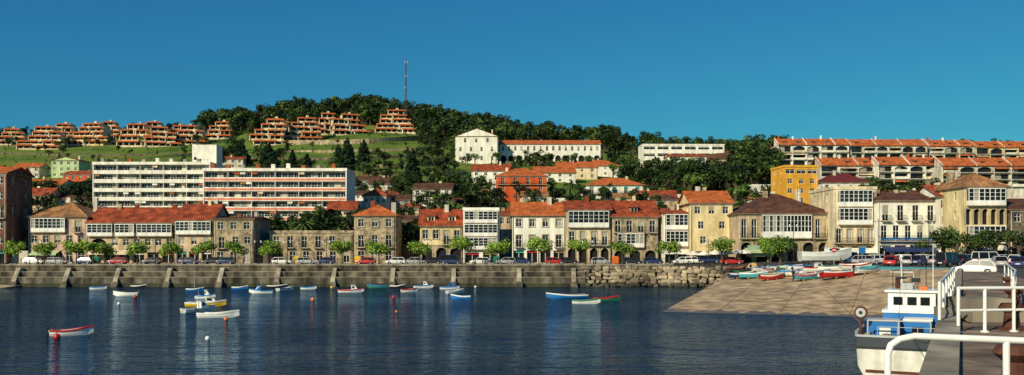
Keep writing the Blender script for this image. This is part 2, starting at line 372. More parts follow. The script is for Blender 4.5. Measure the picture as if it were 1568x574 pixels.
# ---------------------------------------------------------------- buildings
def mkfr(O,U):
    N=(U[1],-U[0])
    return lambda u,n,z:(O[0]+U[0]*u+N[0]*n,O[1]+U[1]*u+N[1]*n,z)
def glassmat():
    r=rnd.random(); return G1 if r<.68 else (G2 if r<.9 else G3)
def facade(a,fr,W,z0,z1,ops,wm,fm=FRAME,rev=0.2,tm=None):
    w=a.p('walls')
    us=sorted(set([0,round(W,3)]+[round(o[i],3) for o in ops for i in(0,1)]))
    zs=sorted(set([round(z0,3),round(z1,3)]+[round(o[i],3) for o in ops for i in(2,3)]))
    for i in range(len(us)-1):
        for j in range(len(zs)-1):
            cu=(us[i]+us[i+1])/2; cz=(zs[j]+zs[j+1])/2
            if any(o[0]<cu<o[1] and o[2]<cz<o[3] for o in ops): continue
            w.poly([fr(us[i],0,zs[j]),fr(us[i+1],0,zs[j]),fr(us[i+1],0,zs[j+1]),fr(us[i],0,zs[j+1])],wm)
    for o in ops:
        u0,u1,a0,a1,k=o[:5]; r=rev if k in'wd' else 0.7
        if k=='x': continue
        w.poly([fr(u0,0,a0),fr(u0,-r,a0),fr(u0,-r,a1),fr(u0,0,a1)],wm)
        w.poly([fr(u1,-r,a0),fr(u1,0,a0),fr(u1,0,a1),fr(u1,-r,a1)],wm)
        w.poly([fr(u0,0,a1),fr(u0,-r,a1),fr(u1,-r,a1),fr(u1,0,a1)],wm)
        w.poly([fr(u0,0,a0),fr(u1,0,a0),fr(u1,-r,a0),fr(u0,-r,a0)],wm)
        if k=='a':
            cx=(u0+u1)/2; R=(u1-u0)/2; hh=min(R,(a1-a0)*.5)
            for sgn in(-1,1):
                pts=[fr(cx+sgn*R,0.0,a1)]
                for q in range(6):
                    th=math.pi/2*q/5; pts.append(fr(cx+sgn*R*math.cos(th),0.0,a1-hh+hh*math.sin(th)))
                w.poly(pts,wm)
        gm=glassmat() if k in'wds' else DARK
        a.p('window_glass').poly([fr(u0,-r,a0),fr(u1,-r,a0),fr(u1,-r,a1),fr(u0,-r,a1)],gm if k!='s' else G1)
        f=a.p('window_frames')
        if k in'wd' and fm is not None:
            b=.07
            f.fbox(fr,u0,u0+b,-r+.01,-r+.07,a0,a1,fm); f.fbox(fr,u1-b,u1,-r+.01,-r+.07,a0,a1,fm)
            f.fbox(fr,u0+b,u1-b,-r+.01,-r+.07,a1-b,a1,fm); f.fbox(fr,u0+b,u1-b,-r+.01,-r+.07,a0,a0+b,fm)
            c=(u0+u1)/2; f.fbox(fr,c-.035,c+.035,-r+.01,-r+.06,a0+b,a1-b,fm)
            f.fbox(fr,u0+b,c-.035,-r+.01,-r+.055,a0+(a1-a0)*.62,a0+(a1-a0)*.62+.05,fm)
            f.fbox(fr,c+.035,u1-b,-r+.01,-r+.055,a0+(a1-a0)*.62,a0+(a1-a0)*.62+.05,fm)
            if rnd.random()<.25:
                f.fbox(fr,u0+b,u1-b,-r+.08,-r+.1,a0+(a1-a0)*rnd.uniform(.35,.8),a1-b,G3)
        if k=='s':
            f.fbox(fr,u0,u1,-.5,-.42,a1-.5,a1,rnd.choice([WOODD,FRAME,WD,TEAL,PR]))
            f.fbox(fr,(u0+u1)/2-.05,(u0+u1)/2+.05,-.6,-.5,a0,a1-.5,FRAME)
        if tm is not None and k in'wda':
            t=a.p('window_surrounds')
            t.fbox(fr,u0-.18,u0,0.003,.05,a0,a1,tm); t.fbox(fr,u1,u1+.18,.003,.05,a0,a1,tm)
            t.fbox(fr,u0-.18,u1+.18,.003,.06,a1,a1+.2,tm)
            if k=='w': t.fbox(fr,u0-.22,u1+.22,.003,.12,a0-.14,a0,tm)
def railing(a,fr,u0,u1,n,z,mt=IRON,h=1.0,step=.22):
    m=a.p('balcony_railings')
    m.fbox(fr,u0,u1,n-.025,n+.025,z+h-.05,z+h,mt); m.fbox(fr,u0,u1,n-.02,n+.02,z+.06,z+.1,mt)
    k=max(2,int((u1-u0)/step))
    for i in range(k+1):
        u=u0+(u1-u0)*i/k; m.fbox(fr,u-.018,u+.018,n-.018,n+.018,z,z+h-.05,mt)
def balcony(a,fr,u0,u1,z,proj=.8,mt=IRON,slab=ASHLAR):
    a.p('balconies').fbox(fr,u0,u1,.003,proj,z-.15,z,slab)
    railing(a,fr,u0+.03,u1-.03,proj-.05,z,mt)
    for u in(u0+.03,u1-.03):
        a.p('balcony_railings').fbox(fr,u-.02,u+.02,.003,proj-.08,z+.93,z+.98,mt)
def gallery(a,fr,u0,u1,z0,z1,proj=.7,cols=6,rows=3,mt=FRAME,basem=None,roofm=None):
    m=a.p('glazed_gallery'); basem=basem or mt
    m.fbox(fr,u0,u1,.003,proj,z0-.18,z0,ASHLAR)
    hb=z0+(z1-z0)*.26
    m.fbox(fr,u0+.03,u1-.03,proj-.1,proj-.03,z0,hb,basem)
    m.fbox(fr,u0,u1,.003,proj+.05,z1-.16,z1,mt)
    n=cols
    for i in range(n):
        a0=u0+(u1-u0)*i/n; a1=u0+(u1-u0)*(i+1)/n
        a.p('window_glass').poly([fr(a0,proj-.13,hb),fr(a1,proj-.13,hb),fr(a1,proj-.13,z1-.16),fr(a0,proj-.13,z1-.16)],rnd.choice([G1,G1,G1,G1,G2,G2,G3]))
    for i in range(n+1):
        u=min(max(u0+(u1-u0)*i/n,u0+.06),u1-.06); m.fbox(fr,u-.05,u+.05,proj-.12,proj,z0,z1-.16,mt)
    for r in range(rows+1):
        z=hb+(z1-.16-hb)*r/rows
        if r<rows: m.fbox(fr,u0+.115,u1-.115,proj-.11,proj-.015,z,z+.06,mt)
    for u in(u0+.03,u1-.03):
        m.fbox(fr,u-.025,u+.025,.003,proj-.14,z0,hb,basem)
        a.p('window_glass').fbox(fr,u-.01,u+.01,.003,proj-.14,hb,z1-.16,G2)
EAVE=mat('eave_timber',(0.22,0.14,0.08))
def roof(a,W,D,H,R,kind,rm,wm,o=.45):
    m=a.p('roof'); t=.16
    if kind in('h','g','f'):
        m.box(-o,W+o,-o,D+o,H,H+t,EAVE)
    z=H+t+.002
    if kind=='h':
        if W>=D: i0=D*.5; r0=(i0,D/2); r1=(W-i0,D/2) if W-i0>i0+.2 else (i0+.2,D/2)
        else: i0=W*.5; r0=(W/2,i0); r1=(W/2,D-i0)
        c=[(-o,-o,z),(W+o,-o,z),(W+o,D+o,z),(-o,D+o,z)]; e0=(*r0,R); e1=(*r1,R)
        if W>=D:
            m.poly([c[0],c[1],e1,e0],rm); m.poly([c[2],c[3],e0,e1],rm); m.poly([c[1],c[2],e1],rm); m.poly([c[3],c[0],e0],rm)
        else:
            m.poly([c[0],c[1],e0],rm); m.poly([c[1],c[2],e1,e0],rm); m.poly([c[2],c[3],e1],rm); m.poly([c[3],c[0],e0,e1],rm)
        m.cyl(e0,e1,.12,.12,rm,6)
        for q,e in((c[0],e0),(c[3],e0 if W>=D else e1),(c[1],e1 if W>=D else e0),(c[2],e1)): m.cyl(q,e,.1,.1,rm,5)
    elif kind=='g':
        m.hexa([(-o,-o,z),(W+o,-o,z),(W+o,D/2,R-.12),(-o,D/2,R-.12),(-o,-o,z+.12),(W+o,-o,z+.12),(W+o,D/2,R),(-o,D/2,R)],rm)
        m.hexa([(-o,D/2+.002,R-.12),(W+o,D/2+.002,R-.12),(W+o,D+o,z),(-o,D+o,z),(-o,D/2+.002,R),(W+o,D/2+.002,R),(W+o,D+o,z+.12),(-o,D+o,z+.12)],rm)
        for x in(0.01,W-.01): a.p('walls').poly([(x,0,z),(x,D,z),(x,D/2,R-.13)],wm)
        m.cyl((-o,D/2,R),(W+o,D/2,R),.14,.14,rm,6)
    elif kind=='f':
        m.hexa([(-o,-o,z),(W/2,-o,R-.12),(W/2,D+o,R-.12),(-o,D+o,z),(-o,-o,z+.12),(W/2,-o,R),(W/2,D+o,R),(-o,D+o,z+.12)],rm)
        m.hexa([(W/2,-o,R-.12),(W+o,-o,z),(W+o,D+o,z),(W/2,D+o,R-.12),(W/2,-o,R),(W+o,-o,z+.12),(W+o,D+o,z+.12),(W/2,D+o,R)],rm)
        for y in(.01,D-.01): a.p('walls').poly([(0,y,z),(W,y,z),(W/2,y,R-.13)],wm)
    elif kind=='s':
        m.hexa([(-o,-o,H),(W+o,-o,H),(W+o,D+o,R-.12),(-o,D+o,R-.12),(-o,-o,H+.15),(W+o,-o,H+.15),(W+o,D+o,R),(-o,D+o,R)],rm)
        for x in(0.01,W-.01): a.p('walls').poly([(x,0,H),(x,D,H),(x,D,R-.13)],wm)
    else:
        m.box(.01,W-.01,.01,D-.01,H-.1,H+.02,CONC)
        m.box(-.15,W+.15,-.15,.1,H+.03,H+.6,wm); m.box(-.15,W+.15,D-.1,D+.15,H+.03,H+.6,wm)
        m.box(-.15,.1,.1,D-.1,H+.03,H+.6,wm); m.box(W-.1,W+.15,.1,D-.1,H+.03,H+.6,wm)
def clutter(a,W,D,H,R,n=2):
    c=a.p('chimneys')
    for i in range(n):
        x=rnd.uniform(.15,.85)*W; y=D*rnd.uniform(.4,.7); w=rnd.uniform(.3,.5)
        c.box(x-w,x+w,y-.35,y+.35,H+.2,R+rnd.uniform(.5,1.2),rnd.choice([WHITE2,STONE,CREAM,T_RED])); 
    if rnd.random()<.8:
        x=rnd.uniform(.2,.8)*W; y=D*.5; h=R+rnd.uniform(1.5,2.8); t=a.p('tv_antenna')
        t.box(x-.03,x+.03,y-.03,y+.03,R-.5,h,IRON); t.box(x-.7,x+.7,y-.02,y+.02,h-.2,h-.16,IRON)
        for k in range(5): t.box(x-.6+k*.3,x-.57+k*.3,y-.25,y+.25,h-.16,h-.13,IRON)
def house(name,px0,px1,Y,pyb,pye,pyr,D,kind,wm,rm,floors,tm=None,fm=FRAME,rot=0,zb=None,ground=None,gh=None,side=2,clut=2,sink=0,galproj=.7,dorm=0,galm=None):
    X0=PX(px0,Y); W=PX(px1,Y)-X0-.08; z0=PZ(pyb,Y) if zb is None else zb
    H=PZ(pye,Y)-z0; R=PZ(pyr,Y+D/2)-z0 if kind!='s' else PZ(pyr,Y+D)-z0
    R=max(R,H+.5)
    a=Asm(name,(X0+.04,Y,z0),rot)
    n=len(floors); hs=[H/n]*n
    if gh and n>1: hs=[gh]+[(H-gh)/(n-1)]*(n-1)
    fr=mkfr((0,0),(1,0)); ops=[]; z=0
    for i,fl in enumerate(floors):
        h=hs[i]
        for seg in fl:
            k,f0,f1,c=seg[:4]; s0=W*f0; sw=W*(f1-f0)/max(c,1)
            if k=='x': continue
            if k=='g':
                gallery(a,fr,s0+.1,s0+W*(f1-f0)-.1,z+.2,z+h-.12,galproj,max(2,c),3,mt=galm or FRAME,roofm=None); continue
            for q in range(c):
                cu=s0+sw*(q+.5)
                if k=='w': ww=min(1.2,sw*.55); ops.append((cu-ww/2,cu+ww/2,z+h*.33,z+h*.82,'w'))
                elif k=='l': ww=sw*.82; ops.append((cu-ww/2,cu+ww/2,z+h*.36,z+h*.80,'w'))
                elif k in'WB':
                    ww=min(1.2,sw*.5); ops.append((cu-ww/2,cu+ww/2,z+.12,z+h*.80,'d'))
                    if k=='W': balcony(a,fr,cu-ww/2-.35,cu+ww/2+.35,z+.1)
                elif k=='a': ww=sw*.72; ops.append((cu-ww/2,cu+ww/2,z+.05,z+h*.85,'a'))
                elif k=='s': ww=sw*.78; ops.append((cu-ww/2,cu+ww/2,z+.08,z+h*.82,'s'))
                elif k=='d': ww=min(1.3,sw*.5); ops.append((cu-ww/2,cu+ww/2,z+.08,z+h*.78,'d'))
                elif k=='o': ww=sw*.8; ops.append((cu-ww/2,cu+ww/2,z+.9,z+h*.9,'o'))
            if k=='B': balcony(a,fr,s0+.1,s0+W*(f1-f0)-.1,z+.1)
        z+=h
    if ground is not None:
        g0=[o for o in ops if o[3]<=hs[0]+.01]; g1=[o for o in ops if o[3]>hs[0]+.01]
        facade(a,fr,W,0,hs[0],g0,ground,fm,tm=tm); facade(a,fr,W,hs[0],H,g1,wm,fm,tm=tm)
        a.p('string_course').fbox(fr,-.02,W+.02,.003,.12,hs[0]-.1,hs[0]+.08,ASHLAR)
    else: facade(a,fr,W,0,H,ops,wm,fm,tm=tm)
    for (O,U,WW) in(((W,0),(0,1),D),((0,D),(0,-1),D)):
        f2=mkfr(O,U); op=[]; z=0
        for i in range(n):
            for q in range(side):
                cu=WW*(q+.5)/max(side,1)
                if i>0 and rnd.random()<.75: op.append((cu-.5,cu+.5,z+hs[i]*.35,z+hs[i]*.8,'w'))
            z+=hs[i]
        facade(a,f2,WW,0,H,op,wm,fm,tm=None)
    a.p('walls').poly([(0,D,0),(W,D,0),(W,D,H),(0,D,H)],wm)
    dp=a.p('drainpipes')
    for u in (.25,W-.25): dp.fbox(fr,u-.05,u+.05,.004,.1,.1,H-.3,rnd.choice([PS,IRON,WHITE2]))
    if sink>0:
        a.p('foundation').box(.01,W-.01,.01,D-.01,-sink,0.0,STONE if wm is STONE else wm)
    if kind!='p': a.p('cornice').fbox(fr,-.05,W+.05,.003,.14,H-.28,H-.02,tm or WHITE2)
    roof(a,W,D,H,R,kind,rm,wm)
    clutter(a,W,D,H,R if kind!='p' else H,clut)
    for i in range(dorm):
        x=W*(i+.5)/dorm; d=a.p('dormers'); zz=H+(R-H)*.25; 
        d.box(x-.8,x+.8,D*.12,D*.4,H+.1,zz+1.3,wm); d.poly([(x-.55,D*.12-.01,zz+.2),(x+.55,D*.12-.01,zz+.2),(x+.55,D*.12-.01,zz+1.1),(x-.55,D*.12-.01,zz+1.1)],G1)
        d.box(x-.04,x+.04,D*.12-.04,D*.12-.015,zz+.2,zz+1.1,FRAME)
        d.hexa([(x-1.1,D*.12-.3,zz+1.3),(x+1.1,D*.12-.3,zz+1.3),(x+1.1,D*.45,zz+1.7),(x-1.1,D*.45,zz+1.7),(x-1.1,D*.12-.3,zz+1.42),(x+1.1,D*.12-.3,zz+1.42),(x+1.1,D*.45,zz+1.85),(x-1.1,D*.45,zz+1.85)],rm)
    a.done(); return a
ZL=3.94
FR_=[
('brick_corner_house',-70,10,186,None,266,256,10,'g',BRK,T_OR,[[('s',0,1,3)],[('w',0,1,4)],[('w',0,1,4)],[('B',0,1,4)],[('w',0,1,4)],[('w',0,1,4)]],{}),
('cream_gallery_house',43,133,190,None,333,309,13,'h',ROSE,T_TAN,[[('s',0,.6,3),('d',.6,1,2)],[('w',0,1,5)],[('g',.06,.66,8),('W',.7,1,1)]],dict(tm=ASHLAR)),
('long_gallery_house',134,268,190,None,342,318,12,'g',SAND,T_RED,[[('s',0,1,6)],[('a',0,.25,1),('w',.25,1,6)],[('g',.0,.3,5),('g',.32,.55,4),('g',.57,.98,7)]],dict(clut=3)),
('gallery_house',268,326,189,None,338,313,12,'g',SAND,T_RED,[[('s',0,1,3)],[('w',0,1,3)],[('g',.02,.98,8)]],{}),
('granite_house',327,388,188,None,336,332,13,'g',STONE,T_BR,[[('d',0,1,3)],[('W',0,.4,1),('w',.4,1,2)],[('w',0,1,3)]],dict(tm=ASHLAR)),
('ruined_granite_house',412,541,192,None,357,352,9,'p',STONE,T_TAN,[[('a',0,.2,1),('d',.2,1,5)],[('W',0,1,6)]],dict(tm=ASHLAR,clut=0)),
('granite_house',542,606,188,None,331,314,11,'h',STONE,T_OR,[[('d',0,1,3)],[('W',0,1,3)],[('w',0,1,3)]],dict(tm=ASHLAR)),
('whitewashed_house',643,708,189,None,347,321,10,'g',YELL,T_RED,[[('a',0,1,3)],[('w',0,.5,2),('W',.5,1,2)]],dict(dorm=2,tm=ASHLAR,ground=STONE)),
('white_gallery_house',709,764,188,None,322,320,16,'p',WHITE,T_RED,[[('s',0,1,2)],[('g',.02,.98,7)],[('g',.02,.98,7)],[('g',.02,.98,7)]],{}),
('stone_framed_house',784,866,189,None,331,310,12,'g',WHITE,T_OR,[[('s',0,1,4)],[('W',0,1,4)],[('w',0,1,4)]],dict(tm=ASHLAR,clut=3)),
('gallery_house',867,935,188,None,322,308,12,'g',CREAM,T_RED,[[('a',0,1,4)],[('B',0,1,4)],[('g',.03,.97,8)]],dict(tm=ASHLAR)),
('granite_gallery_house',937,1008,188,None,333,308,13,'g',STONE,T_RED,[[('a',0,1,3)],[('g',.1,.7,6)],[('W',0,1,4)]],dict(tm=ASHLAR,dorm=1)),
('narrow_gallery_house',1016,1056,186,None,327,318,11,'s',WHITE,T_RED,[[('s',0,1,2)],[('g',.05,.95,5)],[('g',.05,.95,5)]],{}),
('gabled_house',1057,1122,184,None,312,293,13,'g',YELL,T_OR,[[('s',0,1,2)],[('w',0,.6,1),('w',.6,1,1)],[('w',0,1,2)],[('w',0,1,3)]],{}),
('hipped_granite_house',1131,1274,176,None,328,297,17,'h',SAND,T_BR,[[('a',0,1,6)],[('W',0,.22,2),('g',.24,.78,14),('W',.8,1,2)]],dict(tm=ASHLAR,ground=STONE,clut=3)),
('tall_gallery_house',1276,1342,172,None,290,284,14,'p',CREAM,T_BR,[[('a',0,1,3)],[('B',0,1,4)],[('g',.1,.9,7)],[('g',.1,.9,7)]],dict(tm=ASHLAR,ground=STONE)),
('white_cafe_house',1344,1437,170,None,308,295,12,'g',WHITE,T_BR,[[('s',0,1,4)],[('B',0,1,5)],[('W',0,1,4)]],dict(clut=3)),
('narrow_white_house',1438,1474,168,None,302,284,12,'g',WHITE,T_RED,[[('s',0,1,2)],[('B',0,1,2)],[('w',0,1,2)],[('w',0,1,3)]],{}),
('corner_gallery_house',1476,1542,160,None,287,268,13,'h',YELL,T_TAN,[[('a',0,1,4)],[('g',.05,.95,7)],[('a',0,1,5)],[('g',.05,.95,7)]],dict(tm=ASHLAR,ground=STONE)),
('granite_house',1546,1640,160,None,322,305,13,'g',STONED,T_BR,[[('s',0,1,3)],[('w',0,1,4)],[('w',0,1,4)]],{}),
]
for (nm,a0,a1,Y,pb,pe_,pr_,D,k,wm,rm,fl,kw) in FR_:
    zb=ZL if a0<1100 else float(G(PX(a0,Y),Y))-.05
    house(nm,a0,a1,Y,0,pe_,pr_,D,k,wm,rm,fl,zb=zb,**kw)
house('old_house',607,642,208,0,338,330,9,'g',STONED,T_BR,[[('w',0,1,2)],[('w',0,1,2)],[('w',0,1,3)]],zb=6,sink=3)
house('old_house',390,411,206,0,352,346,8,'g',SAND,T_RED,[[('w',0,1,1)],[('w',0,1,2)]],zb=6,sink=3,side=1)
house('white_house',14,42,204,0,338,330,9,'g',WHITE2,T_RED,[[('w',0,1,2)],[('w',0,1,2)],[('w',0,1,2)]],zb=5,sink=3)
house('old_house',764,784,210,0,330,322,9,'g',SAND,T_RED,[[('w',0,1,1)],[('w',0,1,1)],[('w',0,1,2)]],zb=6,sink=3,side=1)
m=M(); m.box(PX(-10,188),PX(42,188),188,188.4,3.9,6.6,WHITE2); m.box(PX(607,190),PX(642,190),198,198.4,3.9,8,STONED); m.box(PX(389,190),PX(411,190),190,190.4,3.9,8.4,STONED); m.obj('garden_wall')
def yfor(px,py):
    lo,hi=196.,719.
    for _ in range(40):
        mid=(lo+hi)/2; z=T(PX(px,mid),mid); q=HY+F*(CZ-z)/mid
        if q>py: lo=mid
        else: hi=mid
    return lo
W2=[[('w',0,1,4)],[('w',0,1,4)]]; W3=W2+[[('w',0,1,4)]]
MID=[
('apartment_house',78,122,272,246,241,10,'f',GREENW,T_RED,W3),
('red_house',96,142,290,268,262,9,'g',REDW,T_RED,W2),
('white_house',20,60,272,256,250,9,'g',WHITE2,T_OR,W2),
('red_house',-14,30,296,266,256,9,'g',REDW,T_OR,W3),
('white_house',38,96,300,284,275,10,'g',WHITE2,T_OR,W2),
('old_house',28,75,325,300,288,10,'g',ROSE,T_RED,W2),
('old_house',75,130,322,305,297,10,'g',WHITE2,T_BR,W2),
('white_house',330,372,258,244,240,9,'g',WHITE2,T_RED,W2),
('plaster_house',502,545,352,322,308,9,'g',CREAM,T_RED,W3),
('plaster_house',530,560,322,298,292,9,'g',WHITE,T_BR,W3),
('red_roofed_house',556,592,330,300,288,9,'h',WHITE2,T_RED,W2),
('white_house',565,600,300,282,272,9,'g',WHITE,T_BR,W2),
('old_house',580,628,325,306,298,9,'g',GREY,T_BR,W2),
('red_roofed_house',578,610,312,297,290,9,'h',WHITE,T_RED,W2),
('red_roofed_house',612,642,335,318,310,9,'h',CREAM,T_RED,W2),
('old_house',536,580,290,276,270,9,'g',GREY,T_BR,W2),
('white_house',632,692,318,290,281,10,'g',WHITE,T_BR,W2+[[('B',0,1,4)]]),
('old_house',690,722,325,305,297,9,'g',SAND,T_RED,W2),
('red_roofed_house',705,745,322,308,302,9,'g',WHITE2,T_RED,W2),
('old_house',722,765,312,296,290,8,'h',CREAM,T_TAN,W2),
('white_house',722,780,292,262,252,11,'g',WHITE,T_RED,[[('w',0,1,3)],[('B',0,1,3)],[('w',0,1,4)]]),
('red_house',760,838,308,270,258,14,'h',REDW,T_OR,[[('w',0,1,4)],[('w',0,1,4)],[('B',0,1,4)]]),
('orange_roofed_house',818,882,280,265,255,12,'g',WHITE,T_OR,W2),
('orange_roofed_house',852,915,274,257,248,12,'g',CREAM,T_OR,W2),
('orange_roofed_house',893,948,270,254,245,12,'h',WHITE,T_OR,W2),
('teal_trimmed_house',897,985,310,284,273,13,'h',WHITE,T_OR,[[('w',0,1,5)],[('B',0,1,5)]]),
('old_house',800,850,318,300,293,9,'g',WHITE2,T_TAN,W2),
('white_house',842,872,322,306,298,9,'p',WHITE,T_RED,W2),
('old_house',868,905,316,306,300,9,'g',GREY,T_BR,W2),
('old_house',940,985,320,304,296,9,'g',CREAM,T_TAN,W2),
('red_roofed_house',975,1035,318,302,292,10,'g',WHITE2,T_RED,W2),
('old_house',1000,1048,325,306,298,10,'h',SAND,T_BR,W2),
('white_house',1030,1068,312,300,293,9,'p',WHITE,T_BR,W2),
('white_block_house',984,1110,264,222,215,14,'p',WHITE,T_RED,[[('l',0,1,6)],[('B',0,1,6)],[('l',0,1,6)],[('l',.0,1,6)]]),
('villa',1022,1082,268,240,236,10,'g',WHITE,T_RED,W3),
('villa',1075,1128,266,245,230,12,'g',CREAM,T_BR,[[('w',0,1,4)],[('B',0,1,4)],[('l',.0,1,5)]]),
('ochre_house',1201,1254,345,256,250,10,'p',OCHRE,T_OR,[[('w',0,1,3)],[('w',0,1,3)],[('w',0,1,3)],[('w',0,1,3)],[('w',0,1,3)],[('l',0,1,3)]]),
('white_house',1152,1196,318,285,277,9,'p',WHITE,T_RED,W3),
('white_house',1150,1180,325,305,300,9,'g',WHITE2,T_OR,W2),
('maroon_roofed_house',1257,1330,318,280,266,11,'h',WHITE,T_MAR,[[('w',0,1,4)],[('w',0,1,4)],[('B',0,1,4)]]),
('white_house',1256,1295,330,294,288,9,'p',WHITE2,T_BR,W3),
('red_roofed_house',1335,1370,312,296,290,9,'g',CREAM,T_OR,W2),
('old_house',1370,1430,325,300,292,9,'g',SAND,T_BR,W2),
('red_roofed_house',1432,1480,320,292,284,9,'g',WHITE,T_RED,W3),
('gabled_hall',697,762,250,209,201,26,'f',WHITE,T_MAR,[[('w',0,1,4)],[('w',0,1,4)],[('w',.1,.9,3)]]),
]
for (nm,a0,a1,pb,pe_,pr_,D,k,wm,rm,fl) in MID:
    Y=yfor((a0+a1)/2,pb)
    if nm=='ochre_house': Y=235
    house(nm,a0,a1,Y,pb,pe_,pr_,D,k,wm,rm,fl,sink=6,clut=1,tm=TEAL if nm.startswith('teal') else None,side=2,rot=rnd.uniform(-.1,.1))
Y=yfor(840,252); house('arcaded_school_building',765,920,Y,250,221,215,16,'g',WHITE,T_OR,[[('a',0,1,13)],[('w',0,1,16)]],sink=8,clut=2)
m=M(); y=Y-5; m.box(PX(735,y),PX(930,y),y,y+.5,PZ(275,y),PZ(247,y),STONED); m.obj('hill_retaining_wall')
def slab_block(name,px0,px1,Y,pyt,zb,nf,D,par,par2,cols,rot=0.0,tower=None,split=.5):
    X0=PX(px0,Y); W=PX(px1,Y)-X0; Ht=PZ(pyt,Y)-zb; a=Asm(name,(X0,Y,zb),rot); h=Ht/nf
    fr=mkfr((0,0),(1,0)); frr=mkfr((0.3,1.3),(1,0)); Wi=W-.6
    for i in range(nf):
        z=i*h; c=Wi/cols; ops=[]
        for q in range(cols):
            if rnd.random()<.93: ops.append((q*c+.07,(q+1)*c-.07,z+.3,z+h-.3,'w'))
        facade(a,frr,Wi,z,z+h,ops,WHITE2)
        p=a.p('balcony_parapets')
        p.fbox(fr,.3,W-.3,-1.28,.0,z-.12,z+.1,WHITE)
        p.fbox(fr,.3,W-.3,-.14,.0,z+.1,z+.1+split*.9,par); p.fbox(fr,.3,W-.3,-.13,.02,z+.1+split*.9,z+1.1,par2)
        for q in range(0,cols+1,4):
            u=.3+min(max(q*c,.06),Wi-.06); p.fbox(fr,u-.07,u+.07,-1.28,-.15,z+.1,z+h-.13,WHITE)
        for q in range(cols):
            if rnd.random()<.12: p.fbox(fr,.4+q*c,.3+(q+1)*c-.1,-.35,-.25,z+h-.9,z+h-.13,rnd.choice([T_OR,CREAM,T_TAN,WHITE,WHITE]))
    w=a.p('walls')
    w.box(0,.3,-.1,D,0,Ht+.0,WHITE); w.box(W-.3,W,-.1,D,0,Ht,WHITE); w.box(.3,W-.3,D-.3,D,0,Ht,WHITE)
    w.box(-.1,W+.1,-.25,D+.1,Ht+.003,Ht+.9,WHITE)
    w.box(.02,W-.02,0,D-.02,-14,-.13,WHITE2)
    r=a.p('rooftop_units')
    for q in range(int(W/4.5)):
        u=1.5+q*4.5; r.box(u,u+1.1,2.2,3.4,Ht+.9,Ht+1.9+rnd.random()*.6,rnd.choice([WHITE,T_OR,GREY]))
    railing(a,fr,0,W,-1,Ht+.9,IRON,h=.9,step=1.2)
    if tower: 
        t0,t1,tp=tower; u0=PX(t0,Y+6)-X0; u1=PX(t1,Y+6)-X0; zt=PZ(tp,Y+6)-zb
        w.box(u0,u1,5,11,Ht+.91,zt,WHITE); w.box(u0+.6,u0+1.4,4.95,4.99,Ht+2,Ht+3,G1)
    a.done()
slab_block('white_apartment_block',142,322,288,252,17,6,15,WHITE,WHITE,20,tower=(296,333,222))
slab_block('striped_apartment_block',311,531,262,262,12.6,6,14,SALMON,WHITE,24,tower=None,split=.7)
# ---------------------------------------------------------------- terraced hillside flats
def terraced(name,px,pyt,pyb,wpx,Y):
    W=wpx*Y/F; H=(pyb-pyt)*Y/F; n=max(3,int(round(H/3.6))); h=H/n
    z0=PZ(pyb,Y); a=Asm(name,(PX(px,Y)-W/2,Y,z0),rnd.uniform(-.15,.35))
    a.p('foundation').box(.5,W-.5,0,14,-8,0,STONE)
    for i in range(n):
        f=i/n; half=W/2*(1-f*.58); c=W/2+rnd.uniform(-.1,.1)*W; y=i*2.0
        if i==n-1: half*=.85
        w=a.p('walls'); r=a.p('tiled_skirt_roofs'); z=i*h
        w.box(c-half+.6,c+half-.6,y+1.6,y+13,z,z+h,CREAM)
        k=max(2,int(half*2/4.0)); 
        for q in range(k):
            u=c-half+1+(half*2-2)*q/k; uw=(half*2-2)/k*.74
            a.p('window_glass').box(u,u+uw,y+1.5,y+1.59,z+.4,z+h-.5,rnd.choice([G1,DARK,DARK,G2]))
            w.box(u+uw,u+uw+.5,y+.2,y+1.5,z+.1,z+h-.5,CREAM)
        w.box(c-half,c+half,y-.1,y+1.5,z-.12,z+.1,CREAM)
        if rnd.random()<.8: w.box(c-half,c+half,y-.1,y+.1,z+.1,z+1.05,rnd.choice([CREAM,YELL,WHITE2]))
        else: w.box(c-half,c+half*.1,y-.1,y+.1,z+.1,z+1.05,CREAM)
        zt=z+h-.35; g=rnd.uniform(-.35,.35)*half; gw=half*.11
        for (b0,b1) in((c-half-.5,c+g-gw),(c+g+gw,c+half+.5)) if half>5 and i<n-1 else((c-half-.5,c+half+.5),):
            dz=rnd.uniform(-.3,.3)
            r.hexa([(b0,y-1.0,zt-.5+dz),(b1,y-1.0,zt-.5+dz),(b1-.5,y+1.6,zt+.4+dz),(b0+.5,y+1.6,zt+.4+dz),(b0,y-1.0,zt-.3+dz),(b1,y-1.0,zt-.3+dz),(b1-.5,y+1.6,zt+.8+dz),(b0+.5,y+1.6,zt+.8+dz)],T_OR)
            w.box(b0+.6,b0+1.1,y-.7,y+1.5,z+.1,zt-.1+dz,CREAM)
    r.box(c-half*.9,c+half*.9,y+1.6,y+12,z+h+.01,z+h+.35,T_OR)
    a.p('walls').box(c-.8,c+.9,y+5,y+7,z+h+.36,z+h+2,CREAM)
    a.done()
for (px,t,b,w) in [(12,194,222,44),(57,191,229,62),(95,187,214,44),(135,186,223,60),(165,184,212,40),(203,188,225,60),(245,192,225,52),(287,190,222,52),(228,185,210,40),(270,190,212,34),(332,184,213,42),
                   (412,178,223,58),(432,183,210,40),(462,176,217,62),(500,170,206,44),(534,171,207,58),(607,165,204,62)]:
    terraced('terraced_hillside_flats',px,t,b,w,yfor(px,b))
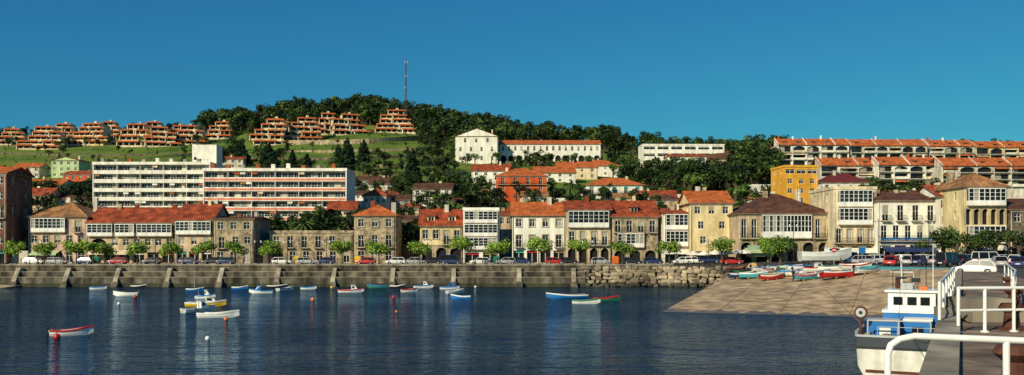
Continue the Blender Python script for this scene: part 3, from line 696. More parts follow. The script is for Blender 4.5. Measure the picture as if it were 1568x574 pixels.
def hill_wall(name,px0,px1,py0,py1,h,mt):
    m=M(); N=24; P=[]
    for i in range(N+1):
        t=i/N; px=px0+(px1-px0)*t; py=py0+(py1-py0)*t+3*math.sin(t*3.14); Y=yfor(px,py); P.append((PX(px,Y),Y,T(PX(px,Y),Y)))
    for a,b in zip(P[:-1],P[1:]):
        m.hexa([(a[0],a[1],a[2]-2),(b[0],b[1],b[2]-2),(b[0],b[1]+.6,b[2]-2),(a[0],a[1]+.6,a[2]-2),(a[0],a[1],a[2]+h),(b[0],b[1],b[2]+h),(b[0],b[1]+.6,b[2]+h),(a[0],a[1]+.6,a[2]+h)],mt)
    m.obj(name)
hill_wall('stone_retaining_wall',430,662,221,212,2.6,STONE)
hill_wall('stone_retaining_wall',430,690,233,226,1.2,STONE)
hill_wall('stone_retaining_wall',330,640,243,240,1.0,STONED)
hill_wall('stone_retaining_wall',0,300,235,236,.9,STONED)
hill_wall('stone_retaining_wall',560,700,255,250,1.2,STONE)
hill_wall('stone_retaining_wall',560,720,270,266,1.2,STONE)
def row_flats(name,px0,px1,Y,pyr,pyb,nf,roofm,unit=5.5,rot=0,wm=WHITE):
    X0=PX(px0,Y); W=PX(px1,Y)-X0; z0=PZ(pyb,Y); H=PZ(pyr,Y+5)-z0; rh=3.6; a=Asm(name,(X0,Y,z0),rot); Hw=H-rh; h=Hw/nf
    n=int(W/unit); u=W/n; fr=mkfr((0,0),(1,0))
    a.p('foundation').box(.02,W-.02,.02,12,-10,0,WHITE2)
    for i in range(nf):
        ops=[]; z=i*h
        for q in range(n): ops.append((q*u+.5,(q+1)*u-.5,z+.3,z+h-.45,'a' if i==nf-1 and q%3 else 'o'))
        facade(a,fr,W,z,z+h,ops,wm)
        for q in range(n):
            a.p('window_glass').fbox(fr,q*u+1,q*u+u*.5,-.65,-.6,z+.3,z+h-.5,rnd.choice([G2,G3,G1]))
            if rnd.random()<.3: a.p('awnings').hexa([fr(q*u+.6,.9,z+h-1.1),fr((q+1)*u-.6,.9,z+h-1.1),fr((q+1)*u-.6,.01,z+h-.5),fr(q*u+.6,.01,z+h-.5),fr(q*u+.6,.9,z+h-1.05),fr((q+1)*u-.6,.9,z+h-1.05),fr((q+1)*u-.6,.01,z+h-.45),fr(q*u+.6,.01,z+h-.45)],rnd.choice([CREAM,T_OR,SAND]))
        p=a.p('balcony_parapets'); 
        for q in range(n):
            p.fbox(fr,q*u+.3,(q+1)*u-.3,.003,.9,z-.02,z+.12,WHITE2)
            if rnd.random()<.45: p.fbox(fr,q*u+.3,(q+1)*u-.3,.78,.9,z+.12,z+(.95),rnd.choice([WHITE,WHITE2,CREAM]))
            else: railing(a,fr,q*u+.3,(q+1)*u-.3,.8,z+.12,IRON,h=.85,step=.5)
    w=a.p('walls'); w.box(0,.25,.01,12,0,Hw,wm); w.box(W-.25,W,.01,12,0,Hw,wm); w.box(.25,W-.25,11.7,12,0,Hw,wm)
    r=a.p('roof'); r.hexa([(-.3,-.7,Hw+.0),(W+.3,-.7,Hw+.0),(W+.3,5.5,H-.15),(-.3,5.5,H-.15),(-.3,-.7,Hw+.2),(W+.3,-.7,Hw+.2),(W+.3,5.5,H),(-.3,5.5,H)],roofm)
    r.hexa([(-.3,5.502,H-.15),(W+.3,5.502,H-.15),(W+.3,12.3,Hw),(-.3,12.3,Hw),(-.3,5.502,H),(W+.3,5.502,H),(W+.3,12.3,Hw+.2),(-.3,12.3,Hw+.2)],roofm)
    g=a.p('dormers')
    for q in range(n+1):
        x=min(q*u,W-.15)
        if q%2==0: g.hexa([(x-.12,-.8,Hw-.1),(x+.12,-.8,Hw-.1),(x+.12,5.4,Hw),(x-.12,5.4,Hw),(x-.12,-.8,Hw+.6),(x+.12,-.8,Hw+.6),(x+.12,5.4,H+.5),(x-.12,5.4,H+.5)],wm)
        if q<n and rnd.random()<.7:
            c=x+u/2+rnd.uniform(-.3,.3); g.box(c-1.1,c+1.1,1.4,4.2,Hw+.3,Hw+1.8,wm); g.box(c-.85,c+.85,1.32,1.39,Hw+.9,Hw+1.6,G1)
            g.hexa([(c-1.35,.9,Hw+1.8),(c+1.35,.9,Hw+1.8),(c+1.35,4.6,Hw+2.5),(c-1.35,4.6,Hw+2.5),(c-1.35,.9,Hw+1.95),(c+1.35,.9,Hw+1.95),(c+1.35,4.6,Hw+2.7),(c-1.35,4.6,Hw+2.7)],roofm)
        if rnd.random()<.5 and q<n: g.box(x+1.6,x+2.1,4.6,5.6,H-.6,H+.9+rnd.random()*.5,rnd.choice([T_OR,WHITE,CREAM]))
    a.done()
row_flats('terraced_row_flats',1191,1300,398,212,256,3,T_OR,wm=WHITE)
row_flats('terraced_row_flats',1302,1420,400,213,256,3,T_OR,wm=WHITE2)
row_flats('terraced_row_flats',1422,1492,403,214,256,3,T_OR,wm=WHITE2)
row_flats('terraced_row_flats',1494,1580,412,216,258,3,T_OR,wm=CREAM)
row_flats('terraced_row_flats',1256,1342,332,241,284,3,T_OR,wm=WHITE2)
row_flats('terraced_row_flats',1344,1440,328,240,285,3,T_OR,wm=WHITE)
row_flats('terraced_row_flats',1442,1600,320,241,286,3,T_OR,wm=WHITE2)
# antenna mast
Y=660; x=PX(621.5,Y); zb=T(x,Y); zt=PZ(90,Y)
a=Asm('telecom_mast',(x,Y,zb)); H=zt-zb; t=a.p('lattice')
def lw(z): return .85*(1-z/H*.6)
MG=mat('galvanised_steel',(0.07,0.07,0.07),var=.2); MRD=mat('dull_red_paint',(0.28,0.05,0.03))
for s in((-1,-1),(1,-1),(1,1),(-1,1)):
    t.cyl((s[0]*lw(0),s[1]*lw(0),-1),(s[0]*lw(H),s[1]*lw(H),H),.16,.12,MG,5)
z=0;i=0
while z<H-3:
    z2=z+2.2; w0,w1=lw(z),lw(z2); mt=MRD if (i//4)%2==0 else MG
    for (p,q) in(((-1,-1),(1,-1)),((1,-1),(1,1)),((1,1),(-1,1)),((-1,1),(-1,-1))):
        t.cyl((p[0]*w0,p[1]*w0,z),(q[0]*w1,q[1]*w1,z2),.08,.08,mt,4); t.cyl((q[0]*w0,q[1]*w0,z),(p[0]*w1,p[1]*w1,z2),.08,.08,mt,4)
    z=z2;i+=1
d=a.p('antennas')
for zz in(H*.55,H*.72,H*.93):
    for an in range(3): d.box(math.cos(an*2.1)*.9-.2,math.cos(an*2.1)*.9+.2,math.sin(an*2.1)*.9-.2,math.sin(an*2.1)*.9+.2,zz,zz+2.2,PS)
d.cyl((0,0,H),(0,0,H+2),.08,.03,IRON,5); a.done()
# ---------------------------------------------------------------- vegetation
def cloud(blobs,n,size,flat=.6):
    bl=np.array(blobs,float); vol=bl[:,3]*bl[:,4]*bl[:,5]; idx=nr.choice(len(bl),n,p=vol/vol.sum())
    d=nr.normal(size=(n,3)); d/=np.linalg.norm(d,axis=1)[:,None]; r=nr.uniform(.25,1,n)**.5
    c=bl[idx,:3]+d*r[:,None]*bl[idx,3:6]
    nn=d*.9+nr.normal(size=(n,3))*.45; nn/=np.linalg.norm(nn,axis=1)[:,None]
    t=np.cross(nn,nr.normal(size=(n,3))); t/=np.linalg.norm(t,axis=1)[:,None]; b=np.cross(nn,t)
    s=size*nr.uniform(.6,1.4,n)[:,None]; t=t*s; b=b*s*flat
    return np.stack([c-t,c-b,c+t,c+b],1)
def cylq(p0,p1,r0,r1,seg=5):
    p0=np.array(p0,float);p1=np.array(p1,float);d=p1-p0;d/=np.linalg.norm(d)
    a=np.cross(d,(0,0,1) if abs(d[2])<.9 else (1,0,0)); a/=np.linalg.norm(a); b=np.cross(d,a); Q=[]
    for j in range(seg):
        t0=2*math.pi*j/seg;t1=2*math.pi*(j+1)/seg
        e0=a*math.cos(t0)+b*math.sin(t0);e1=a*math.cos(t1)+b*math.sin(t1)
        Q.append([p0+e0*r0,p0+e1*r0,p1+e1*r1,p1+e0*r1])
    return np.array(Q)
def tree_parts(kind,h,w,n,leaf):
    wood=[];bl=[]
    if kind=='round':
        wood.append(cylq((0,0,-.3),(0,0,h*.55),w*.05+.05,w*.035+.03,7))
        for i in range(7):
            an=rnd.uniform(0,6.28); rr=w*.5*rnd.uniform(.25,.75); z=h*rnd.uniform(.5,.92)
            e=(rr*math.cos(an),rr*math.sin(an),z); wood.append(cylq((0,0,h*rnd.uniform(.3,.5)),e,w*.025+.02,.02,4))
            s=w*rnd.uniform(.16,.27); bl.append((*e,s,s,s*.8))
        bl.append((0,0,h*.78,w*.28,w*.28,h*.2))
    elif kind=='pollard':
        wood.append(cylq((0,0,-.2),(0,0,h*.55),.13,.09,8))
        for i in range(9):
            an=i*.7+rnd.uniform(0,.5); rr=w*.5*rnd.uniform(.35,.72); z=h*rnd.uniform(.58,.88)
            e=(rr*math.cos(an),rr*math.sin(an),z); wood.append(cylq((0,0,h*.48),e,.06,.02,4)); s=w*rnd.uniform(.17,.26); bl.append((*e,s,s,s*.85))
        bl.append((0,0,h*.76,w*.32,w*.32,h*.18))
    elif kind=='conifer':
        wood.append(cylq((0,0,-.3),(0,0,h*.95),w*.05+.1,.04,6))
        L=9
        for i in range(L):
            f=i/L; rr=w*.5*(1-f)**.8*rnd.uniform(.85,1.1)
            for k in range(5):
                an=k*1.26+i*.6+rnd.uniform(-.2,.2); bl.append((rr*.6*math.cos(an),rr*.6*math.sin(an),h*(.12+.85*f)+rnd.uniform(-.3,.3),rr*.42,rr*.42,h*.06))
                if i%2==0: wood.append(cylq((0,0,h*(.14+.83*f)),(rr*math.cos(an),rr*math.sin(an),h*(.12+.83*f)),.05,.02,3))
    elif kind=='tall':
        wood.append(cylq((0,0,-.5),(0,0,h*.7),w*.04+.08,.08,5))
        for i in range(6):
            an=rnd.uniform(0,6.28); rr=w*.5*rnd.uniform(.1,.75); z=h*rnd.uniform(.42,.93)
            e=(rr*math.cos(an),rr*math.sin(an),z); wood.append(cylq((0,0,z*.6),e,.08,.03,3)); s=w*rnd.uniform(.16,.3); bl.append((*e,s,s,s*rnd.uniform(.6,1.0)))
    return np.concatenate(wood),cloud(bl,n,leaf)
def tree(name,loc,kind,h,w,n,leaf,lm):
    wd,lf=tree_parts(kind,h,w,n,leaf); e=bpy.data.objects.new(name,None); e.location=loc; e.rotation_euler=(0,0,rnd.uniform(0,6)); SC.collection.objects.link(e)
    quads_obj('trunk_and_limbs',wd,[BARK],parent=e); quads_obj('crown_leaves',lf,[lm],parent=e)
for px in(25,68,117,142,160,210,262,312,360,415,524,580,643,705,762,825,887,953,1025,1105,1180):
    Y=174+rnd.uniform(-.6,.6)-(4 if px>1090 else 0); x=PX(px,Y); big=1.35 if px>650 else 1.15
    tree('promenade_tree',(x,Y,3.9 if x<30 else float(G(x,Y))),'pollard',3.8*big*rnd.uniform(.92,1.1),4.1*big*rnd.uniform(.85,1.15),950,.22,L_LIME)
for px,py in((1400,396),(1465,398),(1500,398),(1180,400),(1560,398),(1445,399),(1195,401),(1525,399)):
    p=on_land(px,py+4); tree('square_tree',p,'round',5.2*rnd.uniform(.85,1.1),6.2*rnd.uniform(.9,1.2),1200,.22,L_MID)
for (px,pyb,pyt,wpx) in((532,260,204,26),(557,262,208,26),(632,280,222,24),(518,258,216,20),(370,255,214,28),(412,258,216,32),(448,262,226,18),(470,262,230,16),(122,318,274,38)):
    Y=yfor(px,pyb); s=Y/F; tree('conifer_tree' if px!=122 else 'leafy_tree',(PX(px,Y),Y,T(PX(px,Y),Y)-.5),'conifer' if px!=122 else 'round',(pyb-pyt)*s,wpx*s*1.3,2600,.55,L_CON)
def palm(loc,h,r,n=26):
    a=Asm('palm_tree',loc); t=a.p('trunk'); t.cyl((0,0,-.5),(0,0,h),.3,.24,BARK,8); f=a.p('fronds')
    for i in range(n):
        an=i*2.4; up=rnd.uniform(-.2,1.0); P=[]
        for k in range(7):
            q=k/6; rr=r*q; z=h+r*(up*.9*q-.95*q*q*(.6+.4*(1-up))); P.append((rr*math.cos(an),rr*math.sin(an),z))
        sx,sy=-math.sin(an),math.cos(an)
        for k in range(6):
            w0=.34*math.sin(math.pi*min(1,(k+.3)/6.4))+.05; w1=.34*math.sin(math.pi*min(1,(k+1.3)/6.4))+.02; A_,B_=P[k],P[k+1]
            for sg in(-1,1):
                f.poly([A_,B_,(B_[0]+sg*sx*w1,B_[1]+sg*sy*w1,B_[2]-w1*.6),(A_[0]+sg*sx*w0,A_[1]+sg*sy*w0,A_[2]-w0*.6)],L_MID)
    a.done()
for px,pyb,pyt in((873,312,282),(465,378,343),(1412,312,285)):
    Y=yfor(px,pyb) if pyb<350 else 204; s=Y/F; palm((PX(px,Y),Y,PZ(pyb,Y)),(pyb-pyt)*s,3.6)
TPL=[]
for k in range(8):
    kind='tall' if k%2==0 else 'round'
    TPL.append(tree_parts(kind,12,9 if kind=='round' else 8,280,.6))
TPLC=[tree_parts('conifer',12,5,280,.45) for _ in range(2)]
def forest(name,specs,lm,conif=.12):
    Q=[];MI=[]
    for (p0,p1,Y0,Y1,cnt,h0,h1) in specs:
        for _ in range(cnt):
            px=rnd.uniform(p0,p1); Y=rnd.uniform(Y0,Y1); X=PX(px,Y); z=T(X,Y)-.4
            tp=rnd.choice(TPLC) if rnd.random()<conif else rnd.choice(TPL); s=rnd.uniform(h0,h1)/12; sw=s*rnd.uniform(.85,1.25); an=rnd.uniform(0,6.28); c,sn=math.cos(an),math.sin(an)
            R=np.array([[c*sw,-sn*sw,0],[sn*sw,c*sw,0],[0,0,s]]); lk=2 if rnd.random()<.22 else 1
            for k,arr in enumerate(tp):
                Q.append(arr@R.T+np.array((X,Y,z))); MI.append(np.full(len(arr),k*lk))
    quads_obj(name,np.concatenate(Q),[BARK,lm,L_MID],np.concatenate(MI))
forest('hilltop_forest',[(312,345,650,730,25,13,19),(340,480,650,730,130,10,17),(480,660,640,730,190,9,16),(640,780,540,725,250,8,15),(760,945,600,725,170,8,15),(930,1200,600,725,170,7,13),(900,950,640,700,14,13,17),(1110,1200,480,600,80,11,17),(-60,320,690,735,90,6,12),(1190,1640,560,720,110,7,12),(545,600,640,700,30,10,16)],L_DARK)
forest('hillside_woodland',[(640,760,440,560,80,4,9),(1128,1192,345,470,90,11,17),(1045,1135,325,375,75,9,14),(780,1010,400,520,110,4,9),(340,440,440,520,30,5,10),(20,330,460,560,18,3,6),(-20,340,590,680,70,5,9),(560,700,340,450,50,4,8),(430,700,480,600,22,2,5),(330,440,560,620,20,5,9),(150,620,300,420,80,4,9),(960,1050,340,400,45,7,12),(600,760,300,345,34,5,8),(1290,1480,290,330,60,5,9),(-20,150,230,340,60,5,8),(1180,1300,260,300,25,5,8),(530,1130,225,330,170,4,8),(1190,1600,345,392,110,3,7),(1400,1600,420,470,40,5,8),(388,412,198,225,8,5,8),(410,540,204,235,45,6,9),(606,642,200,222,8,6,9),(1008,1020,200,215,5,6,9),(1120,1134,190,215,10,7,10),(10,42,200,230,8,5,8),(600,760,250,300,25,5,9),(1130,1200,230,300,25,6,10)],L_DARK,.1)
forest('hillside_shrubs',[(0,330,450,600,70,1,2.4),(420,700,430,620,130,1,2.6),(540,760,300,430,120,1,2.5),(0,150,270,400,70,1,2.5)],L_MID,0)
# ---------------------------------------------------------------- vehicles & boats
def car(loc,rot,pm,typ='hatch'):
    a=Asm('parked_car' if typ!='van' else 'parked_van',loc,rot); b=a.p('body'); L_=4.2 if typ!='van' else 4.9; w=.86; zc=1.45 if typ!='van' else 1.95
    st=[(-L_/2,.35,.62,.74),(-L_/2+.12,.25,.82,.84),(-L_*.2,.22,.90,w+.01),(0,.22,.92,w+.01),(L_*.22,.22,.92,w),(L_/2-.5,.24,.78,.84),(L_/2-.08,.3,.66,.76),(L_/2,.38,.55,.66)]
    def ring(x,z0,z1,h): return [(x,-h*.94,z0),(x,-h,z0+.12),(x,-h,(z0+z1)/2+.05),(x,-h*.93,z1),(x,h*.93,z1),(x,h,(z0+z1)/2+.05),(x,h,z0+.12),(x,h*.94,z0)]
    R=[ring(*s) for s in st]
    for A_,B_ in zip(R[:-1],R[1:]):
        for j in range(8): b.poly([A_[j],B_[j],B_[(j+1)%8],A_[(j+1)%8]],pm)
    b.poly(R[0],pm); b.poly(R[-1],pm)
    xb,xf=(-L_/2+.15,L_*.26) if typ!='van' else(-L_/2+.06,L_*.36); tb,tf=(xb+.38,xf-.72) if typ!='van' else (xb+.12,xf-.65)
    g=a.p('windows'); lo=[(xb,-.78,.88),(xf,-.78,.88),(xf,.78,.88),(xb,.78,.88)]; hi=[(tb,-.62,zc-.06),(tf,-.62,zc-.06),(tf,.62,zc-.06),(tb,.62,zc-.06)]
    g.hexa(lo+hi,G1)
    b.hexa([(tb-.04,-.66,zc-.07),(tf+.06,-.66,zc-.07),(tf+.06,.66,zc-.07),(tb-.04,.66,zc-.07),(tb+.06,-.56,zc+.01),(tf-.1,-.56,zc+.01),(tf-.1,.56,zc+.01),(tb+.06,.56,zc+.01)],pm)
    for i in range(4): b.cyl(lo[i],hi[i],.055,.05,pm,5)
    xm=(xb+xf)/2-.1
    for sg in(-1,1): b.cyl((xm,sg*.80,.88),(xm,sg*.64,zc-.06),.05,.04,pm,5)
    wh=a.p('wheels')
    for x in(-L_*.3,L_*.3):
        for sg in(-1,1): wh.cyl((x,sg*.66,.32),(x,sg*.885,.32),.32,.32,RUB,14); wh.cyl((x,sg*.87,.32),(x,sg*.90,.32),.19,.19,PS,10)
    l=a.p('lights')
    for sg in(-1,1): l.box(L_/2-.1,L_/2-.02,sg*.6-.14,sg*.6+.14,.58,.70,PW); l.box(-L_/2-.0,-L_/2+.08,sg*.66-.09,sg*.66+.09,.62,.82,PR)
    b.box(-L_/2-.02,-L_/2+.05,-.25,.25,.45,.56,PW); b.box(L_/2-.06,L_/2+.02,-.25,.25,.36,.46,PW)
    a.done(smooth=())
cols=[PW,PS,PN,PR,PK,PS,PK,PN]
for i,px in enumerate((52,88,128,180,232,290,325,345,432,470,498,560,606,632,662,690,735,775,800,850,870,920,968,1000,1045,1062,1085,1120)):
    Y=183.8 if px<1110 else 172; x=PX(px,Y); car((x,Y,3.82 if x<30 else float(G(x,Y))+.02),rnd.choice([0,math.pi])+rnd.uniform(-.04,.04),PW if px in(606,1045,1062) else PN if px==290 else cols[i%8],'van' if px in(690,1085) else 'hatch')
def ramp_place(px,py,r,pm,typ='hatch'):
    p=on_land(px,py); car((p[0],p[1],p[2]+.02),r,pm,typ)
for (px,py,r,pm,ty) in((1326,405,.2,PS,'hatch'),(1345,404,.5,PW,'hatch'),(1366,407,1.0,PR,'hatch'),(1388,406,1.1,PS,'hatch'),(1407,406,.9,PN,'hatch'),(1428,405,1.2,PS,'hatch'),(1452,408,.7,PK,'van'),(1478,404,.6,PK,'hatch'),(1512,404.5,.3,PW,'van'),(1492,420,2.6,PW,'hatch'),(1536,402.8,.4,PS,'hatch'),(1555,404,.9,PW,'hatch'),(1300,403.5,.4,PW,'van'),(1275,403,0.1,PK,'hatch'),
    (1314,402.6,.1,PN,'hatch'),(1356,402.8,.1,PK,'hatch'),(1378,402.8,3,PW,'hatch'),(1418,402.6,.2,PW,'hatch'),(1442,402.8,.1,PS,'hatch'),(1466,402.6,0,PR,'hatch'),(1494,402.8,.1,PS,'hatch'),(1560,410,1.0,PN,'hatch'),(1530,409,1.2,PS,'hatch')):
    ramp_place(px,py,r,pm,ty)
def boat(loc,rot,L_,bm,hull,inner,stripe=None,motor=False,cuddy=None,draft=.18,free=.5,mast=0,name='rowing_boat',tilt=0):
    a=Asm(name,loc,rot); a.e.rotation_euler=(tilt,0,rot); h=a.p('hull'); N=12; st=[]
    for i in range(N+1):
        t=i/N; hw=bm/2*(.80+.2*math.sin(min(t/.4,1)*math.pi/2)) if t<.4 else bm/2*max(0.0,(1-((t-.4)/.6)**2.3)); hw=max(hw,.015)
        x=-L_/2+L_*t; sh=free*(1+.75*max(0,t-.35)**1.5*1.8+.12*max(0,.25-t)*4); kz=-draft+(free+draft)*.8*max(0,(t-.74)/.26)**2
        st.append((x+(0 if t<1 else .12),hw,sh,kz))
    def sec(s,k=1.0,dz=0): x,hw,sh,kz=s; hw*=k; return [(x,-hw,sh),(x,-hw*.93,sh*.45+kz*.2),(x,-hw*.66,kz*.6+dz),(x,0,kz+dz),(x,hw*.66,kz*.6+dz),(x,hw*.93,sh*.45+kz*.2),(x,hw,sh)]
    S=[sec(s) for s in st]; I=[sec(s,.9,.10) for s in st]
    for q in range(N):
        for j in range(6):
            h.poly([S[q][j],S[q+1][j],S[q+1][j+1],S[q][j+1]],hull)
            a.p('interior').poly([I[q][j],I[q][j+1],I[q+1][j+1],I[q+1][j]],inner)
        for j in(0,6):
            sg=-1 if j==0 else 1; e=.04
            p0,p1,i0,i1=S[q][j],S[q+1][j],I[q][j],I[q+1][j]
            h.hexa([(p0[0],p0[1]+sg*e,p0[2]-.10),(p1[0],p1[1]+sg*e,p1[2]-.10),(i1[0],i1[1],i1[2]-.03),(i0[0],i0[1],i0[2]-.03),(p0[0],p0[1]+sg*e,p0[2]+.04),(p1[0],p1[1]+sg*e,p1[2]+.04),(i1[0],i1[1],i1[2]+.04),(i0[0],i0[1],i0[2]+.04)],PW if stripe is None else stripe)
    h.poly(S[0],hull); a.p('interior').poly(I[0],inner)
    b=a.p('benches')
    for t in(.18,.45,.7):
        i=int(t*N); x,hw,sh,kz=st[i]; b.box(x-.12,x+.12,-hw*.88,hw*.88,sh*.62,sh*.62+.04,WD if inner is not PW else PW)
    if motor:
        o=a.p('outboard_motor'); x=-L_/2; o.hexa([(x-.38,-.13,free+.12),(x-.02,-.13,free+.12),(x-.02,.13,free+.12),(x-.38,.13,free+.12),(x-.32,-.1,free+.5),(x-.08,-.1,free+.5),(x-.08,.1,free+.5),(x-.32,.1,free+.5)],PK); o.box(x-.26,x-.12,-.05,.05,-.4,free+.12,PK); o.box(x-.12,x+.06,-.1,.1,free-.12,free+.05,PS)
    if cuddy:
        c=a.p('cuddy'); x0=L_*.02;x1=L_*.3; c.hexa([(x0,-bm*.34,free*.7),(x1,-bm*.25,free*.9),(x1,bm*.25,free*.9),(x0,bm*.34,free*.7),(x0,-bm*.3,free+.75),(x1-.45,-bm*.2,free+.65),(x1-.45,bm*.2,free+.65),(x0,bm*.3,free+.75)],cuddy)
        c.box(x0+.15,x1-.65,-bm*.325,bm*.325,free+.3,free+.58,G1); c.box(x0-.1,x1-.4,-bm*.33,bm*.33,free+.752,free+.80,cuddy)
    if mast: a.p('mast').cyl((0,0,0),(0,0,mast),.035,.02,PS,6)
    a.done(smooth=()); return a
def wpos(px,py): Y=CZ*F/(py-HY); return (PX(px,Y),Y,0)
BO=[
(109,513,54,.35,PW,PW,PR,1,None,0),(193,453,34,.1,PW,PS,None,1,None,0),(315,469,56,.1,PY,WD,PW,0,PW,0),(334,486,58,.05,PW,PW,None,1,None,0),(304,478,40,.9,PW,PS,PW,0,PW,2.4),
(314,457,28,0,PW,PW,PB,0,PW,0),(298,446,24,.2,PB,PW,None,0,None,3.6),(367,443,20,.1,PB,PS,None,0,None,0),(400,449,32,.2,PW,PW,PB,0,PB,2.),(424,441,28,.1,PK,WD,PW,0,None,0),(437,445,22,1.,PW,PW,PB,0,None,0),
(537,448,36,.15,PW,PW,PR,1,PW,0),(578,441,28,.1,PG,PS,PB,0,None,0),(648,441,28,.0,PW,PW,PB,0,PW,0),(688,443,28,.1,PW,PW,PB,0,PB,0),(697,449,26,.6,PW,PW,None,0,None,0),(706,458,28,.0,PB,PT,PW,0,None,0),
(868,457,60,.18,PB,PN,PW,1,None,0),(897,465,40,-.1,PW,PS,PG,0,None,0),(928,461,40,.1,PG,RUB,PR,0,None,0),(212,441,16,.0,PK,WD,None,0,None,0),(608,441,16,.1,PK,WD,None,0,None,0),
(150,443,20,.2,PW,PW,PB,0,None,0),(472,443,20,.1,PW,PS,PB,0,None,0),(626,447,22,.3,PW,PW,PR,0,None,0)]
for (px,py,lp,r,hc,ic,sc_,mo,cu,ms) in BO:
    p=wpos(px,py); s=p[1]/F; L_=max(2.6,lp*s*1.04/abs(math.cos(r))**.5); boat(p,r+(math.pi if px in(193,400,868,578,706) else 0),L_,L_*.36,hc,ic,sc_,bool(mo),cu,free=.33+.028*L_,draft=.15,mast=ms,name='small_fishing_boat' if cu else 'rowing_boat')
for (px,py,mt,r) in((87,518,PR,.26),(207,456,PR,.28),(479,460,PO,.28),(603,456,PR,.26),(607,478,PO,.16),(318,520,PW,.2),(346,490,PO,.2),(293,467,PY,.3),(182,466,PW,.2),(728,440,PW,.22),(508,441,PY,.24),(660,438.6,PW,.3)):
    p=wpos(px,py); a=Asm('mooring_buoy',p); a.p('float').ball((0,0,r*.5),r,mt,12,8); a.p('ring').cyl((0,0,r*1.4),(0,0,r*1.4+.12),.03,.03,IRON,6); a.done(smooth=('float',))
for (px,py,lp,r,hc,ic,sc_,cu,L_) in((1140,417,30,.2,PG,RUB,PK,None,4),(1152,423,36,-.3,PT,PS,PW,None,4.2),(1176,416,26,.6,PW,PW,PR,None,4),(1180,425,30,.1,PR,WD,PW,None,3.6),(1200,412,28,.3,PW,PB,PB,None,4.2),(1212,420,30,-.5,PW,PT,PB,None,4),(1237,427,30,.15,PT,PS,PR,None,3.8),(1247,415,34,.1,PW,PR,PR,PW,4.4),(1287,424,40,.1,PR,PR,PW,None,5.2),(1225,409,30,.1,PW,PN,PB,None,4.4),(1308,410,34,-.1,PW,PW,PR,None,4.4),(1165,411,30,.3,PW,PW,PB,None,4),(1195,422,24,1.1,PB,PS,PW,None,3.4),(1262,421,24,.8,PW,PS,PB,None,3.6),
    (1128,411,30,.5,PK,WD,PR,None,4),(1134,423,30,.1,PN,PS,PW,None,3.8),(1188,407,30,.2,PW,PW,PT,None,4),(1210,404,30,.1,PG,PS,PW,None,4),(1272,412,30,-.2,PW,WD,PG,None,4),(1325,416,30,.4,PW,PT,PT,None,4.2),(1224,417,30,.7,PW,PB,PB,None,3.6)):
    p=on_ramp(px,py+3); a=boat((p[0],p[1],p[2]+.32),r,L_,L_*.38,hc,ic,sc_,rnd.random()<.3,cu,free=.5,tilt=rnd.uniform(-.16,.16),name='beached_boat')
    w=M(); w.box(-.8,-.6,-.6,.6,-.34,-.02,WD); w.box(.7,.9,-.5,.5,-.34,-.02,WD); w.obj('chocks',a.e)
p=on_land(1264,405); a=boat((p[0],p[1],p[2]+1.0),.08,8.6,2.7,PW,PW,PW,False,PW,free=1.0,draft=.5,name='motor_boat_on_stands')
w=M()
for x in(-2.4,0,2.2):
    for sg in(-1,1): w.cyl((x,sg*1.1,-1),(x,sg*.8,.1),.06,.06,RUST,6)
w.obj('boat_stands',a.e)
m=M(); p=on_ramp(1155,412); TAR=mat('fishing_net_heap',(0.5,0.33,0.14),scale=5,var=.35,bump=.1)
for _ in range(14): m.ball((p[0]+rnd.uniform(-1,1),p[1]+rnd.uniform(-.8,.8),p[2]+rnd.uniform(.2,1.2)),rnd.uniform(.5,.8),TAR,9,6,.8)
m.obj('fishing_net_heap',smooth=True)
for i,px in enumerate((1062,1078,1094,1112,1128,1140)):
    Y=176-(i%2)*2; x=PX(px,Y); z=float(G(x,Y)); a=Asm('cafe_umbrella',(x,Y,z)); a.p('pole').cyl((0,0,0),(0,0,2.6),.04,.04,IRON,6); c=a.p('canopy')
    for k in range(8):
        t0=k*math.pi/4;t1=t0+math.pi/4; c.poly([(1.5*math.cos(t0),1.5*math.sin(t0),2.1),(1.5*math.cos(t1),1.5*math.sin(t1),2.1),(0,0,2.75)],WHITE); c.poly([(1.5*math.cos(t0),1.5*math.sin(t0),1.9),(1.5*math.cos(t1),1.5*math.sin(t1),1.9),(1.5*math.cos(t1),1.5*math.sin(t1),2.1),(1.5*math.cos(t0),1.5*math.sin(t0),2.1)],WHITE)
    a.done()
for px in(58,238,395,440,500,655,728,897,912,1085,1215,1345,1422):
    Y=170. if px<1090 else 150.; x=PX(px,Y); z=3.95 if x<30 else float(G(x,Y)); a=Asm('street_lamp',(x,Y,z)); q=a.p('post'); h=5.2 if px<1090 else 7.5
    q.cyl((0,0,0),(0,0,.8),.13,.09,IRON,8); q.cyl((0,0,.8),(0,0,h),.06,.045,IRON,8)
    for sg in(-1,1):
        q.tube([(0,0,h-.5),(sg*.35,0,h-.3),(sg*.6,0,h-.5)],.03,IRON,5); l=a.p('lanterns'); l.cyl((sg*.6,0,h-.95),(sg*.6,0,h-.55),.1,.17,PW,6); l.cyl((sg*.6,0,h-.55),(sg*.6,0,h-.4),.2,.04,IRON,6)
    a.done()
Y=170; z=PZ(372,Y); m=M(); m.box(PX(1348,Y),PX(1434,Y),Y-.35,Y-.2,z,z+1.0,PB)
for i in range(22):
    x=PX(1353,Y)+i*.42+ (0.5 if i>9 else 0); m.box(x,x+.1,Y-.38,Y-.36,z+.25,z+.75,PW); m.box(x+.12,x+.28,Y-.38,Y-.36,z+.25+(i%3)*.18,z+.35+(i%3)*.18,PW)
m.obj('cafe_sign')
